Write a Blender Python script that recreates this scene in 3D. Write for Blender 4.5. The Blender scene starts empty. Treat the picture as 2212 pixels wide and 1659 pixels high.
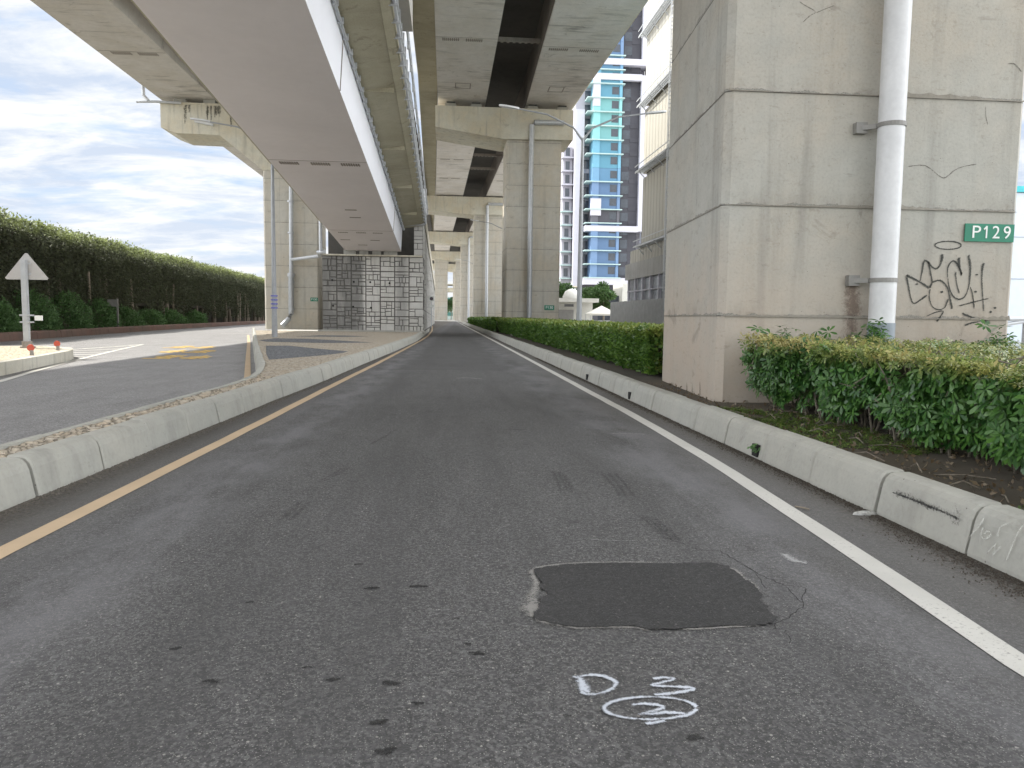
import bpy, math, random
import numpy as np
from mathutils import Vector, Matrix
random.seed(7); RNG = np.random.default_rng(7)
S = bpy.context.scene; COL = S.collection; R = math.radians

# ------------------------------------------------------------------ camera
CAM_H = 1.5; FPX = 1660.0; CX, CY = 1106.0, 829.5
psi = math.atan(144/1660); th = math.atan(145.5/1660); roll = R(.75)
cf = Vector((math.sin(psi)*math.cos(th), math.cos(psi)*math.cos(th), -math.sin(th)))
cr = Vector((math.cos(psi), -math.sin(psi), 0)); cu = cr.cross(cf)
cr2 = cr*math.cos(roll)+cu*math.sin(roll); cu2 = cu*math.cos(roll)-cr*math.sin(roll)
cd = bpy.data.cameras.new('camera'); cam = bpy.data.objects.new('camera', cd); COL.objects.link(cam)
cd.sensor_width = 36; cd.lens = 36*FPX/2212; cd.clip_start = .05; cd.clip_end = 5000
m = Matrix((cr2, cu2, -cf)).transposed().to_4x4(); m.translation = (0, 0, CAM_H); cam.matrix_world = m
S.camera = cam
def dirpx(u, v): return cf+cr2*((u-CX)/FPX)-cu2*((v-CY)/FPX)
def G(u, v, z=0.0):
    q = dirpx(u, v); return Vector((0, 0, CAM_H))+q*((z-CAM_H)/q.z)
def PY(u, v, Y):
    q = dirpx(u, v); return Vector((0, 0, CAM_H))+q*(Y/q.y)
def PX(u, v, X):
    q = dirpx(u, v); return Vector((0, 0, CAM_H))+q*(X/q.x)

# ------------------------------------------------------------------ world and sun
SUN_E, SUN_AZ = R(51), R(25)      # azimuth measured from -X towards +Y
sun_dir = Vector((-math.cos(SUN_AZ)*math.cos(SUN_E), math.sin(SUN_AZ)*math.cos(SUN_E), math.sin(SUN_E)))
S.view_settings.view_transform = 'Standard'; S.view_settings.look = 'None'
S.view_settings.exposure = 1.08; S.view_settings.gamma = 1
ld = bpy.data.lights.new('sun', 'SUN'); ld.energy = 3.3; ld.angle = R(.6); ld.color = (1, .95, .86)
lo = bpy.data.objects.new('sun', ld); COL.objects.link(lo); lo.location = (0, 0, 60)
lo.rotation_euler = sun_dir.to_track_quat('Z', 'Y').to_euler()

class NT:
    """small node-graph helper"""
    def __init__(s, tree): s.t = tree; s.n = tree.nodes; s.l = tree.links
    def put(s, sock, v):
        if v is None: return
        if isinstance(v, bpy.types.NodeSocket): s.l.new(v, sock)
        elif isinstance(v, (tuple, list)) and len(v) == 3 and sock.type == 'RGBA': sock.default_value = (*v, 1)
        else: sock.default_value = v
    def node(s, ty, out=0, ins=None, **kw):
        nd = s.n.new(ty)
        for k, v in kw.items(): setattr(nd, k, v)
        for k, v in (ins or {}).items(): s.put(nd.inputs[k], v)
        return nd.outputs[out]
    def math(s, op, a, b=None, c=None, clamp=False):
        nd = s.n.new('ShaderNodeMath'); nd.operation = op; nd.use_clamp = clamp
        s.put(nd.inputs[0], a); s.put(nd.inputs[1], b); s.put(nd.inputs[2], c); return nd.outputs[0]
    def mix(s, f, a, b, mode='MIX'):
        nd = s.n.new('ShaderNodeMix'); nd.data_type = 'RGBA'; nd.blend_type = mode
        s.put(nd.inputs[0], f); s.put(nd.inputs[6], a); s.put(nd.inputs[7], b); return nd.outputs[2]
    def mapr(s, v, a, b, c=0.0, d=1.0):
        nd = s.n.new('ShaderNodeMapRange'); s.put(nd.inputs[0], v)
        for i, x in enumerate((a, b, c, d)): nd.inputs[i+1].default_value = x
        return nd.outputs[0]
    def noise(s, vec, sc, det=4, rough=.55, dist=0.0):
        return s.node('ShaderNodeTexNoise', 0, {'Vector': vec, 'Scale': sc, 'Detail': det, 'Roughness': rough, 'Distortion': dist})
    def voro(s, vec, sc, feat='F1', out='Distance', rnd=1.0):
        nd = s.n.new('ShaderNodeTexVoronoi'); nd.feature = feat; s.put(nd.inputs['Vector'], vec)
        nd.inputs['Scale'].default_value = sc; nd.inputs['Randomness'].default_value = rnd; return nd.outputs[out]
    def scale(s, vec, xyz, loc=(0, 0, 0)):
        nd = s.n.new('ShaderNodeMapping'); s.put(nd.inputs[0], vec); nd.inputs['Scale'].default_value = xyz
        nd.inputs['Location'].default_value = loc; return nd.outputs[0]
    def sep(s, vec):
        nd = s.n.new('ShaderNodeSeparateXYZ'); s.put(nd.inputs[0], vec); return nd.outputs
    def comb(s, x, y, z):
        nd = s.n.new('ShaderNodeCombineXYZ'); s.put(nd.inputs[0], x); s.put(nd.inputs[1], y); s.put(nd.inputs[2], z); return nd.outputs[0]

W = bpy.data.worlds.new('World'); S.world = W; W.use_nodes = True
w = NT(W.node_tree); W.node_tree.nodes.clear()
sky = w.node('ShaderNodeTexSky', sky_type='NISHITA', sun_disc=False, sun_elevation=SUN_E,
             sun_rotation=math.atan2(sun_dir.x, sun_dir.y), air_density=1.2, dust_density=1.5, ozone_density=1.5)
dv = w.node('ShaderNodeTexCoord', 'Generated'); dx, dy, dz = w.sep(dv)
inv = w.math('DIVIDE', 1.0, w.math('ADD', w.math('MAXIMUM', dz, 0.0), .13))
pl = w.comb(w.math('MULTIPLY', dx, inv), w.math('MULTIPLY', dy, inv), 0.0)
n1 = w.noise(w.scale(pl, (1.0, 1.7, 1), (3.1, 1.7, 0)), 1.3, 9, .60, .4)
n2 = w.noise(w.scale(pl, (.8, 1.2, 1), (9, 4, 0)), 2.2, 9, .64, .3)
cover = w.mapr(n1, .33, .49, .15, 1.0)
body = w.mapr(n2, .40, .57)
ccol = w.mix(body, (4.3, 4.9, 5.9), (6.9, 6.95, 6.9))
blue = w.mix(.75, sky, (2.7, 4.0, 6.2))
low = w.mapr(dz, 0.0, .22, 1.0, 0.0)
skc = w.mix(cover, blue, ccol)
skc = w.mix(w.math('MULTIPLY', low, .45), skc, (5.6, 5.9, 6.3))
# added fill light: sky outside the view brightened to light the undersides
side = w.mapr(dy, .74, .40, 0.0, 1.0); rear = w.mapr(dy, .15, -.6, 0.0, 1.0)
skc = w.mix(side, skc, w.mix(rear, (27, 27.5, 28.5), (15, 15.4, 16)))
bg = w.n.new('ShaderNodeBackground'); w.l.new(skc, bg.inputs[0]); bg.inputs[1].default_value = .075
wo = w.n.new('ShaderNodeOutputWorld'); w.l.new(bg.outputs[0], wo.inputs[0])
S.cycles.max_bounces = 8; S.cycles.diffuse_bounces = 6; S.cycles.transparent_max_bounces = 16

# ------------------------------------------------------------------ mesh helpers
class MB:
    def __init__(s): s.v = []; s.f = []; s.mi = []; s.soft = []
    def add(s, vs, fs, mi=0, soft=None):
        o = len(s.v); s.v += [tuple(p) for p in vs]; s.f += [tuple(i+o for i in f) for f in fs]; s.mi += [mi]*len(fs)
        s.soft += soft if soft else [1.0]*len(vs); return s
    def box(s, x0, x1, y0, y1, z0, z1, mi=0):
        vs = [(x, y, z) for z in (z0, z1) for y in (y0, y1) for x in (x0, x1)]
        return s.add(vs, [(0, 2, 3, 1), (4, 5, 7, 6), (0, 1, 5, 4), (2, 6, 7, 3), (0, 4, 6, 2), (1, 3, 7, 5)], mi)
    def cbox(s, x0, x1, y0, y1, z0, z1, c, mi=0):      # box with chamfered vertical edges
        p = [(x0+c, y0), (x1-c, y0), (x1, y0+c), (x1, y1-c), (x1-c, y1), (x0+c, y1), (x0, y1-c), (x0, y0+c)]
        return s.prismz(p, z0, z1, mi)
    def prismz(s, p, z0, z1, mi=0):
        n = len(p); vs = [(x, y, z0) for x, y in p]+[(x, y, z1) for x, y in p]
        return s.add(vs, [tuple(range(n))[::-1], tuple(range(n, 2*n))]+[(i, (i+1) % n, n+(i+1) % n, n+i) for i in range(n)], mi)
    def prismy(s, p, y0, y1, mi=0):                    # p = (x,z) outline
        n = len(p); vs = [(x, y0, z) for x, z in p]+[(x, y1, z) for x, z in p]
        return s.add(vs, [tuple(range(n)), tuple(range(n, 2*n))[::-1]]+[(i, n+i, n+(i+1) % n, (i+1) % n) for i in range(n)], mi)
    def loft(s, rings, closed=True, caps=True, mi=0):
        n = len(rings[0]); vs = [p for r in rings for p in r]; fs = []
        for k in range(len(rings)-1):
            for i in range(n if closed else n-1):
                j = (i+1) % n; fs.append((k*n+i, k*n+j, (k+1)*n+j, (k+1)*n+i))
        if caps and closed: fs += [tuple(range(n))[::-1], tuple(range((len(rings)-1)*n, len(rings)*n))]
        return s.add(vs, fs, mi)
    def tube(s, path, rad, seg=10, mi=0):
        path = [Vector(p) for p in path]; rads = rad if isinstance(rad, (list, tuple)) else [rad]*len(path); rings = []
        for i, p in enumerate(path):
            t = ((path[min(i+1, len(path)-1)]-path[max(i-1, 0)])).normalized()
            a = Vector((0, 0, 1)) if abs(t.z) < .9 else Vector((1, 0, 0))
            u = t.cross(a).normalized(); q = t.cross(u)
            rings.append([p+(u*math.cos(2*math.pi*k/seg)+q*math.sin(2*math.pi*k/seg))*rads[i] for k in range(seg)])
        return s.loft(rings, mi=mi)
    def bar(s, a, b, w_, h_=None, mi=0):
        a = Vector(a); b = Vector(b); h_ = h_ or w_; t = (b-a).normalized()
        up = Vector((0, 0, 1)) if abs(t.z) < .95 else Vector((0, 1, 0))
        u = t.cross(up).normalized()*w_/2; q = u.cross(t).normalized()*h_/2
        return s.loft([[p-u-q, p+u-q, p+u+q, p-u+q] for p in (a, b)], mi=mi)
    def poly(s, p, mi=0): return s.add(p, [tuple(range(len(p)))], mi)
    def ribbon(s, pts, width, nrm, mi=0, sub=4):
        """soft-edged paint stroke lying on a surface"""
        pts = [Vector(p) for p in pts]
        if len(pts) > 2 and sub > 1:
            q = []
            for i in range(len(pts)-1):
                a, b, c, e = pts[max(i-1, 0)], pts[i], pts[i+1], pts[min(i+2, len(pts)-1)]
                for k in range(sub):
                    t = k/sub; q.append(.5*((2*b)+(c-a)*t+(2*a-5*b+4*c-e)*t*t+(3*b-a-3*c+e)*t**3))
            q.append(pts[-1]); pts = q
        nrm = Vector(nrm); n = len(pts); vs = []; so = []
        ws = width if isinstance(width, (list, tuple)) else [width, width]
        for i, p in enumerate(pts):
            t = (pts[min(i+1, n-1)]-pts[max(i-1, 0)])
            if t.length < 1e-6: t = Vector((1, 0, 0))
            side = t.cross(nrm).normalized(); f = i/(n-1)*(len(ws)-1); k = min(int(f), len(ws)-2); hw = (ws[k]+(ws[k+1]-ws[k])*(f-k))/2
            vs += [p-side*hw, p, p+side*hw]; e = 1.0 if 0 < i < n-1 else .3; so += [0.0, e, 0.0]
        fs = []
        for i in range(n-1): fs += [(3*i, 3*i+1, 3*i+4, 3*i+3), (3*i+1, 3*i+2, 3*i+5, 3*i+4)]
        return s.add(vs, fs, mi, so)
    def build(s, name, mats, parent=None, org=None, smooth=False):
        o = org if org is not None else (parent.get('_o') if parent is not None else None)
        o = Vector(o) if o is not None else Vector((0, 0, 0))
        me = bpy.data.meshes.new(name); me.from_pydata([tuple(Vector(p)-o) for p in s.v], [], s.f)
        ms = mats if isinstance(mats, (list, tuple)) else [mats]
        for m_ in ms: me.materials.append(m_)
        if len(ms) > 1: me.polygons.foreach_set('material_index', s.mi)
        if min(s.soft) < 1:
            at = me.attributes.new('soft', 'FLOAT', 'POINT'); at.data.foreach_set('value', s.soft)
        if smooth:
            me.polygons.foreach_set('use_smooth', [True]*len(s.f)); me.set_sharp_from_angle(angle=R(38))
        me.update(); ob = bpy.data.objects.new(name, me); COL.objects.link(ob)
        if parent is not None: ob.parent = parent
        else: ob.location = o
        return ob
ORG = []
def thing(name, loc, label, cat, group=None):
    o = bpy.data.objects.new(name, None); COL.objects.link(o); o.location = loc; o.empty_display_size = .3
    o['label'] = label; o['category'] = cat; o['_o'] = tuple(loc); ORG.append(o)
    if group: o['group'] = group
    return o
def tag(o, label, cat, group=None, kind=None):
    if label: o['label'] = label
    if cat: o['category'] = cat
    if group: o['group'] = group
    if kind: o['kind'] = kind
    return o
def struct(name, mb, mat, parent=None):
    o = mb.build(name, mat, parent)
    if parent is None: o['kind'] = 'structure'
    return o
def copy_thing(root, loc, label, rotz=None):
    c = root.copy(); COL.objects.link(c); c.location = loc; c['label'] = label
    if rotz is not None: c.rotation_euler.z = rotz
    for ch in root.children:
        d = ch.copy(); COL.objects.link(d); d.parent = c
        for g in ch.children:
            e = g.copy(); COL.objects.link(e); e.parent = d
    return c
def text_mesh(txt, size, fn, name, mat, parent, extrude=0.002, sx=1.0, spacing=1.0):
    cu_ = bpy.data.curves.new('t', 'FONT'); cu_.body = txt; cu_.size = size; cu_.extrude = extrude
    cu_.align_x = 'CENTER'; cu_.align_y = 'CENTER'; cu_.space_character = spacing
    ob = bpy.data.objects.new('t', cu_); COL.objects.link(ob)
    dg = bpy.context.evaluated_depsgraph_get(); me = bpy.data.meshes.new_from_object(ob.evaluated_get(dg))
    bpy.data.objects.remove(ob); bpy.data.curves.remove(cu_)
    o = Vector(parent['_o']) if parent is not None and '_o' in parent else Vector((0, 0, 0))
    for v in me.vertices: v.co = fn(v.co.x*sx, v.co.y, v.co.z)-o
    me.materials.clear(); me.materials.append(mat); me.name = name
    r = bpy.data.objects.new(name, me); COL.objects.link(r)
    if parent is not None: r.parent = parent
    return r

# ------------------------------------------------------------------ materials
MATS = {}
def new_mat(name):
    m_ = bpy.data.materials.new(name); m_.use_nodes = True; t = NT(m_.node_tree)
    b = m_.node_tree.nodes['Principled BSDF']; return m_, t, b
def bump(t, b, h, st=.3, dist=.02):
    nd = t.n.new('ShaderNodeBump'); nd.inputs['Strength'].default_value = st; nd.inputs['Distance'].default_value = dist
    t.l.new(h, nd.inputs['Height']); t.l.new(nd.outputs[0], b.inputs['Normal'])
def plain(name, col, rough=.6, metal=0.0, var=.12, sc=3.0, bmp=0.0):
    m_, t, b = new_mat(name); g = t.node('ShaderNodeTexCoord', 'Object')
    n = t.noise(g, sc, 5); n_ = t.noise(g, sc*9, 3)
    f = t.math('ADD', t.math('MULTIPLY', n, .7), t.math('MULTIPLY', n_, .3))
    lo_ = tuple(c*(1-var*1.5) for c in col); hi_ = tuple(min(1, c*(1+var)) for c in col)
    t.l.new(t.mix(t.mapr(f, .3, .7), lo_, hi_), b.inputs['Base Color'])
    b.inputs['Roughness'].default_value = rough; b.inputs['Metallic'].default_value = metal
    if bmp: bump(t, b, n_, bmp, .01)
    return m_
def concrete(name, col, warm=(.40, .33, .25), lift=0.0, z0=0.0, rough=.85, stain=.5, streak=.5, joint=1.0, grain=1.0, pits=True, hstreak=False, warmlow=False):
    m_, t, b = new_mat(name); g = t.node('ShaderNodeTexCoord', 'Object'); x, y, z = t.sep(g)
    big = t.noise(g, .45, 6, .6, .3); mid = t.noise(g, 2.3, 6, .65, .4); fine = t.noise(g, 24, 5, .65)
    c = t.mix(t.mapr(big, .40, .62), col, warm)
    c = t.mix(t.mapr(mid, .35, .68, 0, .55), c, tuple(v*.74 for v in col))
    c = t.mix(t.mapr(fine, .35, .7, 0, .3*grain), c, tuple(min(1, v*1.25) for v in col))
    c = t.mix(t.mapr(fine, .25, .45, .35*grain, 0), c, tuple(v*.6 for v in col))
    # vertical run-off streaks
    sv = t.noise(t.scale(g, (2.6, 2.6, .16)), 1.0, 5, .6, .2)
    if hstreak: sv = t.math('ADD', t.noise(t.scale(g, (.30, 2.2, 1)), 1.0, 8, .70, .9), t.math('MULTIPLY', t.math('SUBTRACT', t.noise(g, .22, 3), .5), .5))
    c = t.mix(t.mapr(sv, .54, .72, 0, streak), c, tuple(v*.38 for v in col))
    # dirty blooms with edges of their own
    if warmlow:
        lf = t.mapr(t.math('ADD', z, t.math('MULTIPLY', mid, .8)), 1.4, 3.4, .75, 0)
        c = t.mix(t.math('MULTIPLY', lf, t.mapr(t.noise(g, 1.4, 6, .7), .3, .6, .45, 1)), c, (.45, .37, .295))
        c = t.mix(t.mapr(t.noise(t.scale(g, (1, 1, 2.5)), 3.2, 8, .8), .56, .64, 0, .30), c, (.17, .145, .115))
    bl = t.noise(g, .9, 8, .72, 1.2)
    c = t.mix(t.mapr(bl, .60, .66, 0, stain*.55), c, tuple(v*.42 for v in warm))
    h = t.math('ADD', t.math('MULTIPLY', fine, .5), mid)
    if pits:
        p = t.voro(g, 9.0); pm = t.math('MULTIPLY', t.math('LESS_THAN', p, .055), t.math('GREATER_THAN', mid, .5))
        c = t.mix(t.math('MULTIPLY', pm, .7), c, (.07, .065, .06))
    if lift:
        wob = t.math('MULTIPLY', t.math('SUBTRACT', t.noise(g, 2.2, 6, .7), .5), .24)
        zz = t.math('ADD', t.math('SUBTRACT', z, z0), 0.0)
        fr = t.math('FRACT', t.math('ADD', t.math('DIVIDE', zz, lift), 100.0))
        dist_ = t.math('MULTIPLY', fr, lift)                       # metres above the joint
        band = t.math('LESS_THAN', dist_, t.math('ADD', .035, wob))
        line = t.math('LESS_THAN', dist_, .016)
        bc = t.mix(t.mapr(t.noise(g, 60, 3), .4, .6), tuple(v*.30 for v in col), tuple(v*.75 for v in col))
        c = t.mix(t.math('MULTIPLY', band, .75*joint), c, bc)
        c = t.mix(t.math('MULTIPLY', line, .85*joint), c, (.05, .045, .04))
        dk = t.math('MULTIPLY', t.mapr(dist_, 0, .30, 1, 0), t.mapr(t.noise(t.scale(g, (1.3, 1.3, .5)), 1.6, 6, .7), .46, .66))
        c = t.mix(t.math('MULTIPLY', dk, .45*joint), c, tuple(v*.40 for v in warm))
        h = t.math('SUBTRACT', h, t.math('MULTIPLY', band, .8))
    t.l.new(c, b.inputs['Base Color']); b.inputs['Roughness'].default_value = rough
    bump(t, b, h, .35, .02); return m_
def asphalt(name, tone=.062, speck=.5, dusty=False, smoothness=0.0, stains=True):
    m_, t, b = new_mat(name); g = t.node('ShaderNodeTexCoord', 'Object'); x, y, z = t.sep(g)
    big = t.noise(g, .7, 5, .6, .3); mid = t.noise(t.scale(g, (1.6, .5, 1)), 1.6, 6, .65); fine = t.noise(g, 95, 3, .7)
    st = t.voro(g, 150.0, out='Color'); sx_, sy_, sz_ = t.sep(st); vd = t.voro(g, 150.0)
    T = (tone, tone*.985, tone*.985)
    c = t.mix(t.mapr(big, .35, .65), tuple(v*.80 for v in T), tuple(v*1.22 for v in T))
    c = t.mix(t.mapr(mid, .42, .70, 0, .5), c, tuple(v*1.45 for v in T))
    c = t.mix(t.mapr(fine, .36, .64, .65, 0), c, tuple(v*.42 for v in T))
    gr2 = t.noise(g, 34, 4, .75); gr3 = t.noise(g, 9, 5, .7)
    c = t.mix(t.mapr(gr2, .40, .60, .55, 0), c, tuple(v*.45 for v in T))
    c = t.mix(t.mapr(gr2, .53, .66, 0, .5*speck*2.0), c, tuple(v*2.7 for v in T))
    pv = t.voro(t.scale(g, (1, .8, 1)), 88.0, out='Color'); pvx = t.sep(pv)[0]
    c = t.mix(t.math('MULTIPLY', t.mapr(pvx, .55, .95), .55*min(1, speck*1.8)), c, tuple(v*2.0 for v in T)); c = t.mix(t.math('MULTIPLY', t.mapr(pvx, .35, .05), .5), c, tuple(v*.45 for v in T))
    c = t.mix(t.mapr(gr3, .52, .72, 0, .35), c, (T[0]*1.7, T[1]*1.66, T[2]*1.74))
    c = t.mix(t.mapr(t.noise(t.scale(g, (1.7, .35, 1), (5, 2, 0)), 1.2, 7, .7), .50, .68, 0, .45), c, tuple(v*.5 for v in T))
    ag = t.math('MULTIPLY', t.math('GREATER_THAN', sx_, .80), t.math('LESS_THAN', vd, .42))
    c = t.mix(t.math('MULTIPLY', ag, speck), c, t.mix(sy_, (.13, .125, .115), (.46, .45, .42)))
    v2 = t.voro(g, 38.0); v2c = t.sep(t.voro(g, 38.0, out='Color'))
    c = t.mix(t.math('MULTIPLY', t.math('MULTIPLY', t.math('GREATER_THAN', v2c[0], .93), t.math('LESS_THAN', v2, .22)), speck), c, (.42, .40, .37))
    if stains:
        ds = t.noise(g, 2.6, 4, .5, .6)
        c = t.mix(t.mapr(ds, .67, .74, 0, .6), c, tuple(v*.35 for v in T))
        # wheel paths polished darker, dusty edges by the kerbs
        wp = t.noise(t.scale(g, (1.5, .07, 1)), 1.4, 4, .55)
        c = t.mix(t.mapr(wp, .48, .66, 0, .40), c, tuple(v*.66 for v in T))
        crv = t.math('SUBTRACT', x, t.math('MULTIPLY', y, .022))
        e1 = t.mapr(t.math('ADD', crv, t.math('MULTIPLY', big, .8)), -2.0, -2.75, 0, 1)
        e2 = t.mapr(t.math('ADD', x, t.math('MULTIPLY', big, .6)), 2.45, 3.3, 0, 1)
        e = t.math('MAXIMUM', e1, e2)
        c = t.mix(t.math('MULTIPLY', e, .55), c, (.155, .15, .142))
        lw = t.math('MULTIPLY', t.mapr(t.math('ABSOLUTE', t.math('SUBTRACT', x, 2.25)), .15, .75, 1, 0), t.mapr(t.noise(t.scale(g, (1.2, .45, 1)), 1.3, 6, .65), .40, .62))
        lw2 = t.math('MULTIPLY', t.mapr(t.math('ABSOLUTE', t.math('ADD', crv, 2.15)), .1, .65, 1, 0), t.mapr(t.noise(t.scale(g, (1.2, .45, 1)), 1.9, 6, .65), .38, .60))
        c = t.mix(t.math('MULTIPLY', t.math('MAXIMUM', lw, lw2), .5), c, (.20, .198, .208))
        # dirt washed against the kerbs
        dl_ = t.math('MAXIMUM', t.mapr(t.math('SUBTRACT', x, t.math('MULTIPLY', t.math('SUBTRACT', gr3, .5), .5)), 3.0, 3.3), t.mapr(t.math('ADD', crv, t.math('MULTIPLY', t.math('SUBTRACT', gr3, .5), .4)), -3.05, -3.35))
        c = t.mix(t.math('MULTIPLY', dl_, t.mapr(fine, .35, .55, .55, .95)), c, t.mix(t.mapr(gr2, .42, .6), (.045, .04, .034), (.15, .135, .115)))
    t.l.new(c, b.inputs['Base Color']); b.inputs['Roughness'].default_value = .8-smoothness
    bump(t, b, t.math('ADD', t.math('ADD', fine, gr2), t.math('MULTIPLY', vd, -1.0)), .5, .006); return m_
def paint(name, col, wear=.35, soft=False, worn=(.07, .07, .068), sc=40, op=1.0):
    m_, t, b = new_mat(name); g = t.node('ShaderNodeTexCoord', 'Object')
    n = t.noise(g, sc, 5, .75); big = t.noise(g, 1.3, 5, .6)
    c = t.mix(t.mapr(big, .3, .7), tuple(v*.82 for v in col), col)
    wm = t.math('ADD', n, t.math('MULTIPLY', t.math('SUBTRACT', big, .5), .35))
    if soft:
        a = t.node('ShaderNodeAttribute', 'Fac', attribute_name='soft')
        gn = t.math('ADD', t.noise(g, sc, 5, .85), t.math('MULTIPLY', t.math('SUBTRACT', t.noise(g, sc*.12, 3, .6), .5), .5))
        v = t.math('ADD', t.math('MULTIPLY', a, .75+wear*.35), t.math('MULTIPLY', t.math('SUBTRACT', gn, .5), 2.6))
        al = t.math('MULTIPLY', t.math('MULTIPLY', t.mapr(v, .22, .75), t.mapr(a, 0.0, .2)), op)
        t.l.new(al, b.inputs['Alpha'])
    else: c = t.mix(t.mapr(wm, .60, .70, 0, wear), c, worn)
    t.l.new(c, b.inputs['Base Color']); b.inputs['Roughness'].default_value = .75; return m_
def leafmat(name, a, b_, c_=None, gloss=.45, thr=.25):
    m_, t, b = new_mat(name); g = t.node('ShaderNodeTexCoord', 'Object'); r = t.node('ShaderNodeNewGeometry', 'Random Per Island')
    col = t.mix(r, a, b_)
    if c_:
        x, y, z = t.sep(g)
        n = t.noise(g, 2.0, 4, .6)
        at = t.node('ShaderNodeAttribute', 'Fac', attribute_name='young')
        col = t.mix(t.math('MULTIPLY', at, t.mapr(n, .38, .55)), col, c_)
    col = t.mix(t.mapr(t.noise(g, 1.1, 3), .35, .65, 0, .35), col, tuple(v*.55 for v in a))
    t.l.new(col, b.inputs['Base Color']); b.inputs['Roughness'].default_value = gloss
    tr = t.n.new('ShaderNodeBsdfTranslucent'); t.l.new(col, tr.inputs[0]); mx = t.n.new('ShaderNodeMixShader')
    mx.inputs[0].default_value = thr; out = [n for n in t.n if n.type == 'OUTPUT_MATERIAL'][0]
    t.l.new(b.outputs[0], mx.inputs[1]); t.l.new(tr.outputs[0], mx.inputs[2]); t.l.new(mx.outputs[0], out.inputs[0]); return m_

CP = concrete('pier concrete', (.425, .42, .38), (.425, .385, .32), lift=1.65, z0=-.105, stain=.75, streak=.38, warmlow=True)
CPF = concrete('far pier concrete', (.55, .53, .47), (.55, .49, .39), lift=1.75, z0=.15, stain=.75, streak=.35, joint=.8, pits=False)
CCAP = concrete('cap concrete', (.62, .60, .51), (.60, .53, .39), stain=.6, streak=.55, pits=False)
CDECK = concrete('girder concrete', (.70, .67, .64), (.62, .58, .52), stain=.8, streak=.85, pits=False, hstreak=True)
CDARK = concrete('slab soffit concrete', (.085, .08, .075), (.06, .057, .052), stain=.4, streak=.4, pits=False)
COLIVE = concrete('overhang concrete', (.44, .41, .30), (.34, .31, .21), lift=0, stain=.8, streak=.35, pits=False, hstreak=True)
CKERB = concrete('kerb concrete', (.385, .385, .35), (.40, .39, .345), stain=.55, streak=.30, grain=.7)
CKERBJ = plain('kerb joint mortar', (.12, .11, .10), .95)
CWALL = concrete('masonry pattern concrete', (.58, .57, .54), (.42, .41, .38), stain=.9, streak=.9, pits=False)
CWALLS = concrete('stained masonry concrete', (.56, .55, .52), (.48, .47, .43), stain=.4, streak=.35, pits=False)
_t = NT(CWALLS.node_tree); _b = CWALLS.node_tree.nodes['Principled BSDF']; _src = _b.inputs['Base Color'].links[0].from_socket
_g = _t.node('ShaderNodeTexCoord', 'Object'); _x, _y, _z = _t.sep(_g); _n = _t.noise(_t.scale(_g, (1.2, 1, .35)), 1.3, 6, .65)
_xx = _t.math('ADD', _x, _t.math('MULTIPLY', _t.math('SUBTRACT', _n, .5), .9))
_m = _t.math('MAXIMUM', _t.math('MULTIPLY', _t.mapr(_xx, -.55, -.80), _t.mapr(_n, .30, .52, .55, 1)), _t.math('MULTIPLY', _t.mapr(_t.math('ABSOLUTE', _t.math('SUBTRACT', _xx, 2.0)), .5, .2), .55))
_t.l.new(_t.mix(_t.math('MULTIPLY', _m, .82), _src, (.13, .13, .125)), _b.inputs['Base Color'])
CGROOVE = plain('dark groove', (.12, .115, .105), .95)
PRAMP = plain('ramp underside paint', (.82, .785, .80), .55, var=.04, sc=.35)
PWEB = plain('ramp web paint', (.86, .87, .92), .5, var=.03, sc=.5)
ASP = asphalt('main road asphalt', .080, speck=.6)
ASPF = asphalt('newer asphalt', .080, speck=.22)
ASPS = asphalt('side road asphalt', .26, speck=.3, stains=False)
ASPP = asphalt('patch asphalt', .036, speck=.18, stains=False)
WPAINT = paint('white road paint', (.60, .59, .55), .6)
YPAINT = paint('yellow road paint', (.58, .44, .29), .30, worn=(.16, .13, .1))
YPAINT2 = paint('bright yellow road paint', (.72, .48, .14), .55, worn=(.2, .18, .15))
SPRAY = paint('white spray paint', (.62, .66, .73), .6, soft=True, sc=75, op=.9)
CHALK = paint('chalk', (.60, .60, .55), .4, soft=True, sc=60, op=.7)
FAINT = paint('faint chalk', (.38, .38, .38), .5, soft=True, sc=60, op=.85)
TAR = paint('dark tyre rubber', (.04, .04, .04), .1, soft=True, sc=60, op=.28)
SPOT = paint('oil spot', (.02, .02, .02), .9, soft=True, sc=60, op=.72)
SCUFF = paint('rubber scuff', (.035, .035, .035), .35, soft=True, sc=50, op=.8)
GRAF = paint('graffiti paint', (.035, .04, .035), 1.3, soft=True, sc=55, op=.85)
CRACK = plain('crack', (.02, .02, .02), .95)
WHITEP = plain('white pipe plastic', (.66, .67, .68), .42, var=.10, sc=1.6)
GREYP = plain('grey pipe foot', (.28, .32, .36), .5, var=.06)
METAL = plain('galvanised metal', (.52, .54, .56), .45, .35, var=.08, sc=5)
LAMPM = plain('grey lamp metal', (.33, .345, .36), .45, .2, var=.08, sc=5)
DMETAL = plain('dark bracket metal', (.27, .265, .25), .6, .3)
RUSTM = plain('rusty steel', (.30, .27, .24), .7, .2)
SIGNW = plain('sign back aluminium', (.50, .49, .48), .5, .1, var=.05)
SIGNG = plain('green sign sheet', (.006, .20, .115), .4, var=.06)
SIGNWH = plain('white sign letters', (.82, .84, .82), .45, var=.03)
REDR = plain('red reflector plastic', (.55, .09, .05), .35)
SOIL = concrete('bed soil', (.075, .065, .05), (.10, .08, .055), stain=.6, streak=0, pits=False, rough=1)
BARK = concrete('bark', (.20, .17, .13), (.28, .24, .19), stain=.5, streak=.6, pits=False)
DARKV = plain('dark void', (.02, .02, .02), .95)
GLASS = plain('dark window glass', (.05, .06, .075), .15, .0, var=.3, sc=.4)
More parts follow.
